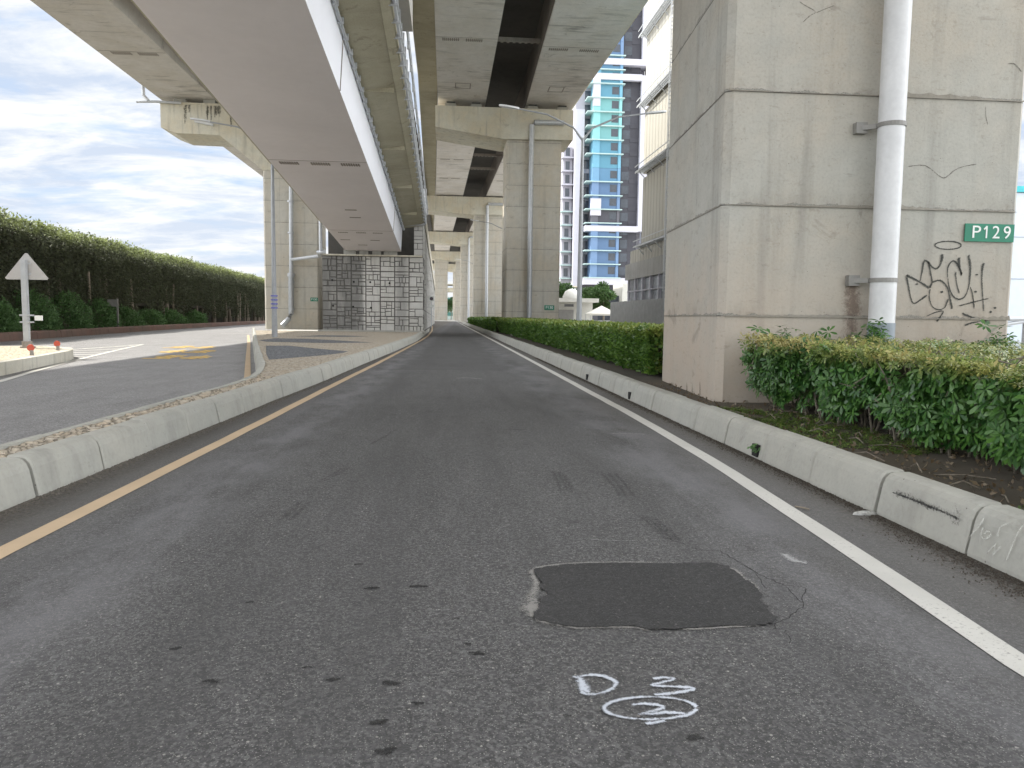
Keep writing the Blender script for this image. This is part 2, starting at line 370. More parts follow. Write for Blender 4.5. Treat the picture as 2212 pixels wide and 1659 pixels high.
BLACKR = plain('bearing rubber', (.05, .05, .05), .8)

# ------------------------------------------------------------------ ground, roads, beds
RK = [(3.36, y) for y in (-12, 230)]
LK = [(-3.45, -12), (-3.42, 2), (-3.34, 5), (-3.2, 8.2), (-2.95, 13.7), (-2.76, 16.8), (-2.5, 23.5), (-2.13, 31.8), (-1.68, 44.5), (-1.6, 56), (-1.62, 75), (-2.2, 110), (-3.3, 160), (-4.4, 212)]
BK = [(-4.3, -12), (-4.2, 2), (-4.02, 6), (-3.87, 9.4), (-3.72, 13), (-3.72, 14.6), (-3.95, 16.2), (-4.35, 18.2), (-7.31, 30), (-11.6, 47.5), (-15.9, 65), (-16.1, 110)]
def interp(L, y):
    for (x0, y0), (x1, y1) in zip(L, L[1:]):
        if y0 <= y <= y1: return x0+(x1-x0)*(y-y0)/(y1-y0)
    return L[-1][0] if y > L[-1][1] else L[0][0]
g_ = MB(); g_.poly([(-1500, -1500, -.02), (1500, -1500, -.02), (1500, 2500, -.02), (-1500, 2500, -.02)])
struct('ground', g_, plain('light paved ground', (.46, .45, .42), .9, sc=.05))
mb = MB(); ys = [-12, 0, 3, 6, 9, 12, 15, 18, 21.3]
def strip(ys, lf, rf, z):
    b_ = MB(); n = len(ys)
    b_.add([p for y in ys for p in ((lf(y), y, z), (rf(y), y, z))], [(2*i, 2*i+1, 2*i+3, 2*i+2) for i in range(n-1)]); return b_
road = struct('road', strip(ys, lambda y: interp(LK, y)-.05, lambda y: 3.42, 0.0), ASP)
struct('road_newer_surface', strip([21.3, 24, 32, 44, 56, 75, 110, 160, 212], lambda y: interp(LK, y)-.05, lambda y: 3.42, 0.0), ASPF)
struct('side_road', MB().poly([(-60, -30, -.006), (-3.9, -30, -.006), (-4.0, 14, -.006), (-4.2, 18.2, -.006), (-7.2, 30, -.006), (-15.8, 65, -.006), (-16, 150, -.006), (-60, 150, -.006)]), ASPS)
# painted lines
def line_strip(name, L, wd, mat, z=.004, y0=None, parent=None):
    b_ = MB(); n = len(L); vs = []
    for i, (x, y) in enumerate(L):
        a = Vector(L[max(i-1, 0)]); c = Vector(L[min(i+1, n-1)]); t = (c-a).normalized(); s_ = Vector((t.y, -t.x))*wd/2
        vs += [(x-s_.x, y-s_.y, z), (x+s_.x, y+s_.y, z)]
    b_.add(vs, [(2*i, 2*i+1, 2*i+3, 2*i+2) for i in range(n-1)]); return struct(name, b_, mat)
def dense(L, step=1.0):
    out = []
    for (x0, y0), (x1, y1) in zip(L, L[1:]):
        k = max(1, int(math.hypot(x1-x0, y1-y0)/step)); out += [(x0+(x1-x0)*i/k, y0+(y1-y0)*i/k) for i in range(k)]
    return out+[L[-1]]
def wob(L, a=.006): return [(x+random.uniform(-a, a), y) for x, y in L]
line_strip('white_edge_line', wob(dense([(2.5, -3), (2.54, 3.06), (2.67, 4.97), (2.83, 8), (2.9, 11.8), (2.92, 23), (2.95, 45), (2.9, 100), (2.9, 210)], .7)), .16, WPAINT)
line_strip('yellow_edge_line', wob(dense([(-2.8, -3), (-2.74, 4.9), (-2.67, 6.9), (-2.51, 11.6), (-2.36, 17.1), (-2.14, 23.2), (-1.85, 33), (-1.5, 46), (-1.33, 56), (-1.35, 75), (-1.9, 110), (-3.2, 190)], .7)), .15, YPAINT)
line_strip('yellow_edge_line', dense([(-4.45, 17.7), (-7.0, 28), (-10.2, 41), (-13.6, 54.5)], 2), .15, YPAINT)
line_strip('white_edge_line', dense([(-8.3, 12), (-9.35, 17), (-10.25, 20.3), (-11.14, 23.9), (-12.6, 30.5), (-13.9, 36.7)], 2), .16, WPAINT)
line_strip('white_edge_line', dense([(-14.6, 24), (-14.6, 30), (-14.0, 37.0)], 2), .15, WPAINT)
line_strip('white_edge_line', [(-16.6, 58.6), (-14.2, 59.2)], .35, WPAINT)
hb = MB()
for k in range(9):
    y = 24.9+k*1.25; xr = -11.35-(y-24.2)*.21; xl = -14.55+(max(0, y-30)*.08)
    hb.poly([(xr, y, .003), (xr-.02, y+.22, .003), (xl, y+.9, .003), (xl, y+.68, .003)])
struct('hatched_marking', hb, WPAINT)
# yellow characters on the side road: three rows
tb = MB()
rowy = [25.6, 29.6, 33.4]
for r_, y0 in enumerate(rowy):
    cx = -8.75-(y0-25.3)*.27
    for c_ in range(2):
        xx = cx+(-.5 if c_ == 0 else .5)
        for k in range(3 if (r_+c_) % 2 else 4):
            yy = y0+k*.62; wdt = (.85, .5, .9, .7)[(k+r_+c_) % 4]/2
            tb.box(xx-wdt, xx+wdt, yy, yy+.26, .002, .005)
        tb.box(xx-.06, xx+.06, y0, y0+2.2, .002, .0056); tb.box(xx+.24, xx+.34, y0+.3, y0+1.6, .002, .0052)
struct('yellow_road_lettering', tb, YPAINT2)

# repair patch, cracks, marks on the asphalt
pd = [(1153, 1229), (1175, 1224), (1213, 1219), (1262, 1216), (1388, 1215), (1470, 1216), (1537, 1214.5), (1552, 1217), (1562, 1223), (1571, 1221), (1578, 1228), (1600, 1241), (1608, 1250), (1622, 1256), (1631, 1268), (1648, 1284), (1641, 1297), (1660, 1312), (1662, 1322), (1682, 1333), (1670, 1345), (1640, 1349), (1588, 1350), (1500, 1355), (1402, 1359), (1371, 1352), (1329, 1351.5), (1285, 1353), (1240, 1353), (1213, 1349), (1186, 1345), (1155, 1334), (1151, 1322), (1165, 1312), (1163, 1305), (1166, 1293), (1184, 1282), (1180, 1276), (1167, 1266), (1172, 1255), (1158, 1243)]
def rough_outline(L, z, a=.010, k=4):
    P_ = [G(u, v, z) for u, v in L]; out = []
    for i, p in enumerate(P_):
        q = P_[(i+1) % len(P_)]
        for j in range(k):
            t = p.lerp(q, j/k); out.append(Vector((t.x+random.uniform(-a, a)*(j > 0), t.y+random.uniform(-a, a)*(j > 0), z)))
    return out
pw = rough_outline(pd, .009)
struct('asphalt_patch', MB().poly(pw), ASPP)
cb = MB(); rimb = MB()
rim = [G(u, v, .0055) for u, v in [(1150, 1240), (1152, 1230), (1175, 1223), (1213, 1218), (1262, 1215), (1330, 1214), (1388, 1214), (1470, 1215)]]
rimb.ribbon(rim, [.08, .05, .035, .035, .025], (0, 0, 1))
rimb.ribbon([G(u, v, .0055) for u, v in [(1151, 1240), (1158, 1262), (1150, 1285), (1150, 1305), (1147, 1322), (1152, 1333)]], [.04, .09, .15, .06], (0, 0, 1))
rimb.ribbon([G(u, v, .0055) for u, v in [(1152, 1335), (1186, 1346), (1213, 1351), (1240, 1356), (1285, 1355), (1330, 1354), (1371, 1355), (1402, 1362)]], [.04, .05, .05, .04, .05, .04], (0, 0, 1))
rimb.ribbon([G(u, v, .0055) for u, v in [(1410, 1358), (1440, 1356), (1500, 1358), (1588, 1353), (1640, 1350)]], .035, (0, 0, 1))
rimb.ribbon([G(u, v, .0055) for u, v in [(1556, 1221), (1580, 1230), (1604, 1246), (1622, 1260), (1640, 1277)]], [.03, .10, .07, .09, .03], (0, 0, 1))
struct('patch_edge_mortar', rimb, paint('light mortar', (.33, .32, .30), .3, soft=True, sc=60, op=.7))
def jag(pts, a, k=5):
    out = []
    for p, q in zip(pts, pts[1:]):
        for j in range(k):
            t = p.lerp(q, j/k); out.append(t+Vector((random.uniform(-a, a), random.uniform(-a, a), 0)))
    return out+[pts[-1]]
crb = MB()
for L, wd in (([(1440, 1163), (1470, 1172), (1510, 1188), (1555, 1190), (1590, 1212), (1640, 1240), (1690, 1262), (1735, 1305)], .009), ([(1690, 1262), (1740, 1270), (1732, 1310), (1690, 1340), (1665, 1360)], .008), ([(1590, 1212), (1632, 1236), (1660, 1275)], .007),
              ([(1640, 1350), (1700, 1362), (1705, 1390)], .007)):
    crb.ribbon(jag([G(u, v, .0025) for u, v in L], .012), wd, (0, 0, 1), sub=1)
struct('asphalt_crack', crb, SPOT)
Z4 = lambda x, y: (1024+x/3.703, 1152+y/3.703)
sp = MB(); gz = lambda L: [G(*Z4(x, y), .006) for x, y in L]
sp.ribbon(gz([(785, 1140), (845, 1160), (862, 1205), (885, 1255), (925, 1275)]), [.03, .06, .07, .065, .03], (0, 0, 1))
sp.ribbon(gz([(815, 1150), (920, 1132), (1030, 1140), (1105, 1170), (1137, 1200), (1085, 1250), (995, 1280), (905, 1285), (850, 1262)]), .036, (0, 0, 1))
sp.ribbon(gz([(1430, 1162), (1510, 1153), (1600, 1163), (1520, 1188), (1425, 1213), (1540, 1222), (1650, 1227), (1755, 1240), (1680, 1265), (1600, 1276), (1500, 1287), (1440, 1292)]), .033, (0, 0, 1))
sp.ribbon(gz([(1410+370*math.cos(a), 1397+90*math.sin(a)) for a in [i*math.pi/16 for i in range(33)]]), .03, (0, 0, 1), sub=1)
sp.ribbon(gz([(1260, 1375), (1340, 1362), (1440, 1367), (1512, 1390), (1440, 1420), (1325, 1447), (1430, 1440), (1560, 1432), (1700, 1442)]), [.03, .035, .03, .045, .025], (0, 0, 1))
sp.ribbon(gz([(1365, 1522), (1450, 1512), (1530, 1494)]), .035, (0, 0, 1))
o_ = struct('spray_marking', sp, SPRAY)
fb = MB()
for L, wd in (([(1318, 937), (1345, 936), (1396, 938)], .05), ([(1268, 1165), (1320, 1167), (1378, 1168)], .012), ([(985, 817), (1010, 816), (1045, 819)], .12), ([(1195, 836), (1235, 838)], .1), ([(1080, 1100), (1066, 1112)], .02), ([(1690, 1195), (1715, 1210), (1745, 1216)], .10)):
    fb.ribbon([G(u, v, .0048) for u, v in L], wd, (0, 0, 1))
for a, b_ in (((1165, 1480), 1.2), ((1520, 1467), 1)):
    fb.ribbon([G(a[0], a[1], .005), G(a[0]+14*b_, a[1]+5, .005)], .012, (0, 0, 1))
struct('faint_chalk_marking', fb, FAINT)
tb = MB()
for u0, v0, u1, v1 in ((1298, 1020, 1340, 1072), (1312, 1020, 1355, 1075), (1326, 1020, 1372, 1076), (1192, 1016, 1212, 1064), (1205, 1018, 1224, 1060), (1216, 1020, 1236, 1066), (1380, 1112, 1440, 1165), (1395, 1116, 1455, 1168), (1410, 1118, 1470, 1168), (740, 1010, 690, 1040), (752, 1010, 700, 1040), (650, 1080, 610, 1120), (668, 1082, 625, 1125), (850, 930, 800, 960), (960, 900, 1005, 902)):
    tb.ribbon([G(u0, v0, .0035), G((u0+u1)/2+3, (v0+v1)/2, .0035), G(u1, v1, .0035)], .07, (0, 0, 1))
ob_ = MB()
for u, v, s_ in ((803, 1270, 1.0), (905, 1266, 1.25), (1030, 1411, .8), (845, 1475, .9), (832, 1622, .9), (720, 1468, .7), (455, 1470, .8), (1500, 1590, .8), (902, 1518, .6), (818, 1560, .8), (665, 1440, .5), (1010, 1390, .5), (775, 1218, .6), (540, 1300, .5), (380, 1400, .6), (985, 1335, .45), (1225, 1545, .4)):
    p = G(u, v, .0036); ob_.ribbon([p+Vector((-.045*s_, random.uniform(-.02, .02), 0)), p, p+Vector((.045*s_, random.uniform(-.02, .02), 0))], [.03*s_, .075*s_, .02], (0, 0, 1))
struct('oil_spot', ob_, SPOT)
struct('tyre_mark', tb, TAR)

# kerbs ------------------------------------------------------------
def kerb(name, L, inward, seed, h=.33, top=.20, step=1.1, mat=CKERB, y_from=-1e9, batter=.05, holes=()):
    """kerb blocks along L (ground line of the face); inward=+1 kerb body lies to the right of travel"""
    rnd = random.Random(seed); b_ = MB()
    pts = [Vector((x, y, 0)) for x, y in L]; cum = [0]
    for a, c in zip(pts, pts[1:]): cum.append(cum[-1]+(c-a).length)
    def at(s):
        s = max(0, min(cum[-1]-1e-4, s))
        for i in range(len(cum)-1):
            if s <= cum[i+1]: return pts[i].lerp(pts[i+1], (s-cum[i])/(cum[i+1]-cum[i]))
    prof = [(0, -.05), (0, .02), (batter*.8, h-.10), (batter+.012, h-.045), (batter+.045, h-.012), (batter+.09, h), (batter+top, h), (batter+top, -.05)]
    s = 0
    while s < cum[-1]-.05:
        far = at(s).length > 70
        e = min(s+(step if not far else step*5)+rnd.uniform(-.05, .05), cum[-1]); off = rnd.uniform(-.010, .010); dz_ = rnd.uniform(-.008, .008); rings = []
        cut = any(abs(at((s+e)/2).y-hh) < .56 for hh in holes)
        for q in (s+.011, s+.03, (s+e)/2, e-.03, e-.011):
            p = at(q); t = (at(q+.15)-at(q-.15)).normalized(); n = Vector((t.y, -t.x, 0))*inward
            edge = .012 if q in (s+.011, e-.011) else 0
            rings.append([p+n*(px_+off+edge*(px_ < .2))+Vector((0, 0, pz_+dz_-edge*(pz_ > .2))) for px_, pz_ in prof])
        b_.loft(rings)
        s = e
    core = [(.045, -.05), (.05, .03), (batter+.06, h-.10), (batter+.12, h-.035), (batter+top-.02, h-.035), (batter+top-.02, -.05)]
    rings = []
    q = 0
    while q <= cum[-1]:
        p = at(q); t = (at(q+.15)-at(q-.15)).normalized(); n = Vector((t.y, -t.x, 0))*inward
        rings.append([p+n*a+Vector((0, 0, c)) for a, c in core]); q += .5
    b_.loft(rings, mi=1)
    return struct(name, b_, [mat, CKERBJ])
kerb('kerb', [(3.36, -3), (3.36, 60), (3.36, 130), (3.3, 205)], 1, 3)
kerb('kerb', [(x, y) for x, y in LK if y > -3], -1, 5)
kerb('kerb', [(x, y) for x, y in BK if y > -3 and y <= 65], 1, 9, top=.16, batter=.03)
# drain hole with a weed in the right kerb
hb = MB()
for (u, v) in ((1632, 967), (1360, 853), (1268, 808)):
    q = PX(u, v, 3.365); hb.box(3.352, 3.42, q.y-.07, q.y+.07, .02, .15)
struct('kerb_drain_hole', hb, DARKV)
# right kerb chalk and tyre scuff
kz = lambda x, y: (1614.6+x/3.703, 768+y/3.703)
def onface(x, y):
    p = PX(*kz(x, y), 3.37); p.x = 3.352+max(0, p.z)*.135; return p
km = MB(); 
km.ribbon([onface(*q) for q in [(1875, 1370), (1862, 1420), (1880, 1462), (1915, 1462), (1938, 1425), (1915, 1405), (1880, 1425)]], .022, (-1, 0, 0))
km.ribbon([onface(*q) for q in [(2060, 1342), (2010, 1365), (1990, 1410), (1996, 1450)]], .02, (-1, 0, 0))
km.ribbon([onface(*q) for q in [(1925, 1585), (1985, 1505), (1970, 1600), (2030, 1515)]], .02, (-1, 0, 0), sub=1)
km.ribbon([onface(*q) for q in [(1770, 1470), (1800, 1420), (1850, 1350), (1870, 1290)]], .02, (-1, 0, 0))
km.ribbon([onface(*q) for q in [(2180, 1350), (2140, 1420), (2100, 1560), (2080, 1640)]], .02, (-1, 0, 0))
struct('chalk_marking', km, CHALK)
ks = MB()
L = [onface(*q) for q in [(1140, 1092), (1250, 1130), (1400, 1190), (1550, 1250), (1680, 1308)]]
ks.ribbon(L, [.02, .03, .035, .03], (-1, 0, 0))
for i in range(26):
    t = i/25; k = min(3, int(t*4)); p = L[k].lerp(L[k+1], t*4-k); hh = (random.uniform(.02, .045)+(.05 if t > .9 else 0))*.9
    ks.ribbon([p+Vector((0, .01, -hh*.7)), p+Vector((0, -.01, hh))], random.uniform(.05, .08), (-1, 0, 0))
struct('tyre_scuff', ks, SCUFF)

# median / island paving
def cobble(name, a, b_, d):
    m_, t, b = new_mat(name); g = t.node('ShaderNodeTexCoord', 'Object')
    e = t.voro(t.scale(g, (1, 1, .01)), 7.5, 'DISTANCE_TO_EDGE'); cc = t.sep(t.voro(t.scale(g, (1, 1, .01)), 7.5, out='Color'))
    c = t.mix(cc[0], a, b_); c = t.mix(t.mapr(t.noise(g, 30, 4), .4, .7, 0, .3), c, tuple(v*.6 for v in a))
    c = t.mix(t.mapr(e, .03, .09, 1, 0), c, d); t.l.new(c, b.inputs['Base Color']); b.inputs['Roughness'].default_value = .9
    bump(t, b, t.mapr(e, 0, .2), .9, .04); return m_
COB = cobble('beige cobbles', (.46, .385, .29), (.52, .47, .39), (.24, .21, .165))
COBD = cobble('grey cobbles', (.14, .15, .16), (.22, .23, .25), (.06, .06, .06))
ysI = [-12, 0, 3, 6, 9.4, 11, 13, 14.6, 16.2, 18.2, 22, 26, 30, 35, 40, 47.5, 55.6]
struct('cobbled_median', strip(ysI, lambda y: interp(BK, y)+.17, lambda y: interp(LK, y)-.22, .305), COB)
ck = MB()
for i in range(520):                                           # real stones on the near narrow strip
    y = random.uniform(3, 15); x0 = interp(BK, y)+.22; x1 = interp(LK, y)-.27
    if x1-x0 < .05: continue
    x = random.uniform(x0, x1); rx, ry = random.uniform(.022, .042), random.uniform(.03, .055); a = random.uniform(0, 3.1); n = 7
    ca, sa = math.cos(a), math.sin(a)
    rg = lambda s_, z: [(x+(rx*s_*math.cos(2*math.pi*k/n))*ca-(ry*s_*math.sin(2*math.pi*k/n))*sa, y+(rx*s_*math.cos(2*math.pi*k/n))*sa+(ry*s_*math.sin(2*math.pi*k/n))*ca, z) for k in range(n)]
    zt = .322+random.uniform(-.006, .008)
    ck.loft([rg(1, .30), rg(1, zt-.014), rg(.72, zt)])
tag(ck.build('cobblestones', COB, smooth=True), None, None, kind='structure')
def flat(name, L, z, mat): return struct(name, MB().poly([(x, y, z) for x, y in L]), mat)
flat('grey_cobble_inlay', [(-8.3, 35.0), (-8.25, 38.2), (-6.6, 37.8), (-5.5, 36.6), (-3.1, 33.6), (-4.98, 32.4), (-7.5, 33.2)], .309, COBD)
flat('grey_cobble_inlay', [(-6.65, 29.2), (-5.9, 29.5), (-4.6, 27.4), (-3.15, 25.3), (-3.2, 24.1), (-3.6, 22.6), (-4.55, 20.3), (-5.3, 23.3)], .309, COBD)
flat('grey_cobble_inlay', [(-8.0, 41.5), (-7.1, 44.5), (-5.6, 44.4), (-4.2, 43.0), (-5.6, 41.6)], .309, COBD)
struct('planting_bed', strip([-12, 0, 10, 20, 60, 205], lambda y: 3.5, lambda y: 14.0, .24), SOIL)
struct('verge', strip([-10, 38.5, 64.6, 116, 150], lambda y: -75, lambda y: interp([(-17, -10), (-21.1, 38.5), (-23.65, 64.6), (-26.8, 116), (-29, 150)], y)-.3, .30), SOIL)
VK = [(-17, -10), (-21.1, 38.5), (-23.65, 64.6), (-26.8, 116), (-29, 150)]
kerb('verge_kerb', VK, -1, 15, h=.42, top=.25, step=1.6, mat=concrete('brown verge kerb', (.20, .14, .115), (.27, .155, .125), stain=.6, streak=.3))

# loose grit along both kerbs
def scatter_grit(name, n, xf, wid, y0, y1):
    b_ = MB()
    for i in range(n):
        y = y0+(y1-y0)*random.random()**1.6; x = xf(y)+abs(random.gauss(0, wid)); s_ = random.uniform(.0025, .0085)
        b_.add([(x-s_, y-s_, .002), (x+s_, y-s_*.6, .002), (x+s_*.3, y+s_, .002), (x, y, .002+s_*1.1)], [(0, 1, 3), (1, 2, 3), (2, 0, 3)])
    o = b_.build(name, plain('grit', (.15, .135, .115), .95, var=.5, sc=40)); o['kind'] = 'stuff'; return o
scatter_grit('grit', 9000, lambda y: interp(LK, y)+.01, .07, 3, 30)
b_ = MB()
for i in range(11000):
    y = 3+25*random.random()**1.6; x = 3.35-abs(random.gauss(0, .10))*(1.2 if 3.6 < y < 5.2 else .7); s_ = random.uniform(.0025, .0085)
    b_.add([(x-s_, y-s_, .002), (x+s_, y-s_*.6, .002), (x+s_*.3, y+s_, .002), (x, y, .002+s_*1.1)], [(0, 1, 3), (1, 2, 3), (2, 0, 3)])
b_.build('grit', plain('grit brown', (.10, .085, .07), .95, var=.5, sc=40))['kind'] = 'stuff'
b_ = MB(); p0 = G(1868, 1112, 0.0)
b_.loft([[(p0.x+a*.10*s_, p0.y+c*.035*s_, z) for a, c in ((-1, 0), (-.3, 1), (.6, .8), (1, -.2), (.2, -1), (-.6, -.7))] for s_, z in ((1, .002), (.9, .02), (.4, .032))])
tag(b_.build('plastic_wrapper', plain('clear crumpled plastic', (.42, .42, .40), .25, var=.4, sc=30), smooth=True), 'crumpled clear plastic wrapper lying against foot of right kerb', 'litter')
b_ = MB(); b_.tube([G(1718, 1094, .01), G(1732, 1096, .014), G(1748, 1100, .01)], .007, 6)
tag(b_.build('twig', BARK), 'short dark twig lying between white line and right kerb', 'twig')

# ------------------------------------------------------------------ vents helper
def comb(parent, x0, x1, y, z, n=11, d=.32):
    w_ = (x1-x0)/n; mb_ = MB(); mb_.box(x0, x1, y-.02, y+.02, z-.013, z+.02)
    for i in range(n): mb_.box(x0+i*w_+w_*.2, x0+i*w_+w_*.8, y-d/2, y+d/2, z-.012, z+.02)
    return mb_.build('drain_grille', RUSTM, parent)

# ------------------------------------------------------------------ descending ramp viaduct (left of the road)
RZ = lambda y: 9.8-.0685*y
rv = thing('ramp_bridge', (-5, 20, 0), 'descending mauve painted ramp bridge with white side and olive concrete overhang, resting on patterned abutment', 'bridge')
YR = [-8, 5, 20, 35, 45, 55.6]
def ex(p, ys=YR, zf=RZ): return [[(x, y, zf(y)+z) for x, z in p] for y in ys]
MB().loft(ex([(-7.1, 0), (-3.2, 0), (-3.25, .04), (-7.05, .04)])).build('underside', PRAMP, rv)
wb = MB().loft(ex([(-3.2, .005), (-3.1, 1.6), (-3.3, 1.6), (-3.35, .05)])); wb.loft(ex([(-7.1, .005), (-6.95, .05), (-7.1, 1.6), (-7.3, 1.6)]))
wbo = wb.build('web_plate', PWEB, rv)
for y in (32.0, 47.5): MB().box(-7.08, -3.22, y-.012, y+.012, RZ(y)-.010, RZ(y)+.01).build('weld_seam', RUSTM, rv)
for y in (24.0, 47.5): MB().bar((-3.188, y, RZ(y)), (-3.088, y, RZ(y)+1.58), .03).build('weld_seam', RUSTM, rv)
for x0 in (-6.75, -5.5, -4.3): comb(rv, x0, x0+.78, 32.5, RZ(32.5), 8, .55)
for y, x0 in ((48.3, -6.6), (48.3, -5.5), (48.3, -4.5)): comb(rv, x0, x0+.6, y, RZ(y), 6, .3)
for y, x0 in ((41.5, -5.0), (43.5, -5.0), (51, -6.5), (51, -4.6), (53, -5.6)): MB().box(x0-.3, x0+.3, y-.12, y+.12, RZ(y)-.012, RZ(y)+.02).build('slot', RUSTM, rv)
MB().loft(ex([(-3.1, 1.61), (-1.85, 1.80), (-1.85, 2.0), (-8.6, 2.1), (-8.6, 1.85), (-7.1, 1.61)])).build('deck_slab', COLIVE, rv)
MB().loft(ex([(-1.86, 1.78), (-1.60, 1.88), (-1.52, 2.1), (-1.52, 2.55), (-1.80, 2.60), (-1.86, 2.2)])).loft(ex([(-8.7, 1.8), (-8.45, 1.8), (-8.45, 2.75), (-8.7, 2.75)])).build('parapet', COLIVE, rv)
pb = MB()
for x, z, r_ in ((-1.48, 1.95, .05), (-1.45, 2.2, .045), (-1.46, 2.4, .04), (-3.02, 1.52, .05)):
    pb.tube([(x, y, RZ(y)+z) for y in YR], r_, 8)
for k in range(50):
    y = 2+k*1.08; pb.box(-1.66, -1.38, y, y+.06, RZ(y)+1.86, RZ(y)+2.5); pb.box(-3.09, -2.92, y+.3, y+.36, RZ(y)+1.42, RZ(y)+1.6)
pb.build('cable_conduit', METAL, rv)
fb = MB()
for k in range(28):
    y = 1+k*2; fb.box(-1.36, -1.28, y, y+.08, RZ(y)+2.5, RZ(y)+3.0)
for z in (2.75, 3.0): fb.tube([(-1.32, y, RZ(y)+z) for y in YR], .035, 6)
fb.build('guard_rail', METAL, rv)
bx = MB().box(-1.75, -1.10, 21.5, 25.4, RZ(22)+2.15, RZ(22)+3.05)
bx.build('equipment_panel', plain('pale panel', (.46, .44, .40), .5, var=.06), rv)
for k in range(6): MB().box(-3.0, -1.9, 14+k*7.3, 14.1+k*7.3, RZ(14+k*7.3)+1.60, RZ(14+k*7.3)+1.78).build('soffit_rib', COLIVE, rv)

# abutment with form-liner masonry
ab = thing('bridge_abutment', (-5.2, 56, 0), 'grey abutment wall with raised masonry pattern and dark vertical stains under ramp end', 'abutment')
core = MB().box(-8.7, -1.62, 55.55, 58.4, .2, 5.62)
core.box(-8.7, -2.3, 58.4, 60, .2, 8.0)
core.build('backing_wall', CGROOVE, ab)
def ashlar(mb_, x0, x1, z0, z1, rnd, emit, depth=0):
    w_, h_ = x1-x0, z1-z0
    if w_*h_ < .16 or (w_*h_ < .55 and rnd.random() < .35) or depth > 5: emit(x0, x1, z0, z1); return
    if (w_ > h_*1.1 and rnd.random() < .8) or h_ < .3:
        c = x0+w_*rnd.uniform(.28, .72); ashlar(mb_, x0, c, z0, z1, rnd, emit, depth+1); ashlar(mb_, c, x1, z0, z1, rnd, emit, depth+1)
    else:
        c = z0+h_*rnd.uniform(.28, .72); ashlar(mb_, x0, x1, z0, c, rnd, emit, depth+1); ashlar(mb_, x0, x1, c, z1, rnd, emit, depth+1)
rnd = random.Random(11); st = MB()
def stone_front(x0, x1, z0, z1):
    g = .019; d = rnd.uniform(.03, .06); j = lambda: rnd.uniform(-.012, .012); a = [(x0+g, z0+g+j()), (x1-g, z0+g+j()), (x1-g, z1-g+j()), (x0+g, z1-g+j())]
    Yf = 55.54; i = .02
    cx, cz = (x0+x1)/2, (z0+z1)/2
    st.loft([[(x, Yf, z) for x, z in a], [(x+(i if x < cx else -i), Yf-d, z+(i if z < cz else -i)) for x, z in a]])
for ix in range(7):
    for iz in range(5):
        x0 = -8.7+ix*1.012; z0 = .34+iz*1.056; ashlar(st, x0+.01, x0+1.0, z0+.01, z0+1.045, rnd, stone_front)
st.build('masonry_face', CWALLS, ab)
MB().box(-9.0, -1.5, 55.3, 55.65, .28, .42).build('footing_ledge', CKERB, ab)
MB().box(-8.6, -1.7, 55.3, 56.6, 5.62, 5.72).build('bearing_shelf', CCAP, ab)
for x0, x1, h_ in ((-7.2, -6.35, .34), (-6.1, -5.5, .42), (-5.2, -4.6, .42), (-4.4, -3.5, .34)):
    MB().box(x0, x1, 55.45, 56.2, 5.72, 5.72+h_).build('bearing_block', CKERB, ab)
wp = MB()
wing = lambda y: 8.35-.058*(y-55.5)
wp.loft([[(-2.3, y, .2), (-1.66, y, .2), (-1.66, y, wing(y)), (-2.3, y, wing(y))] for y in (55.62, 80, 112)])
wp.build('wing_wall', CGROOVE, ab)
wf = MB(); rnd2 = random.Random(5)
def stone_side(y0, y1, z0, z1):
    g = .03; d = rnd2.uniform(.02, .05); wf.loft([[(-1.66, y0+g, z0+g), (-1.66, y0+g, z1-g), (-1.66, y1-g, z1-g), (-1.66, y1-g, z0+g)], [(-1.66+d, y0+g+.02, z0+g+.02), (-1.66+d, y0+g+.02, z1-g-.02), (-1.66+d, y1-g-.02, z1-g-.02), (-1.66+d, y1-g-.02, z0+g+.02)]])
for iy in range(28):
    y0 = 55.5+iy*2
    for iz in range(5):
        hz = (wing(y0+2)-.4)/5; ashlar(wf, y0, y0+2, .35+iz*hz, .35+(iz+1)*hz, rnd2, stone_side, 2)
def stone_fr2(x0, x1, z0, z1):
    g = .02; wf.box(x0+g, x1-g, 55.45-rnd2.uniform(0, .03), 55.52, z0+g, z1-g)
for iz in range(3): ashlar(wf, -2.3, -1.66, 5.72+iz*.87, 5.72+(iz+1)*.87, rnd2, stone_fr2, 2)
wf.build('masonry_side', CWALL, ab)
cpb = MB().loft([[(-2.35, y, wing(y)), (-1.56, y, wing(y)), (-1.56, y, wing(y)+1.0), (-1.75, y, wing(y)+1.05), (-2.35, y, wing(y)+.2)] for y in (55.5, 80, 112)])
cpb.build('coping', CCAP, ab)
MB().box(-1.62, -1.36, 53.6, 54.2, 8.35, 10.1).build('junction_cabinet', PWEB, ab)
MB().tube([(-3.1, 54.9, 7.75), (-2.2, 54.9, 7.85), (-1.5, 54.9, 7.85)], .10, 8).build('drain_pipe', METAL, ab)
for x, z in ((-8.0, 3.9), (-6.5, 3.8), (-5.35, 3.8), (-7.95, 2.1), (-6.55, 2.05), (-5.3, 2.0), (-4.0, 3.75)):
    MB().tube([(x, 55.47, z), (x, 55.42, z)], .07, 8).build('weep_hole', DARKV, ab)

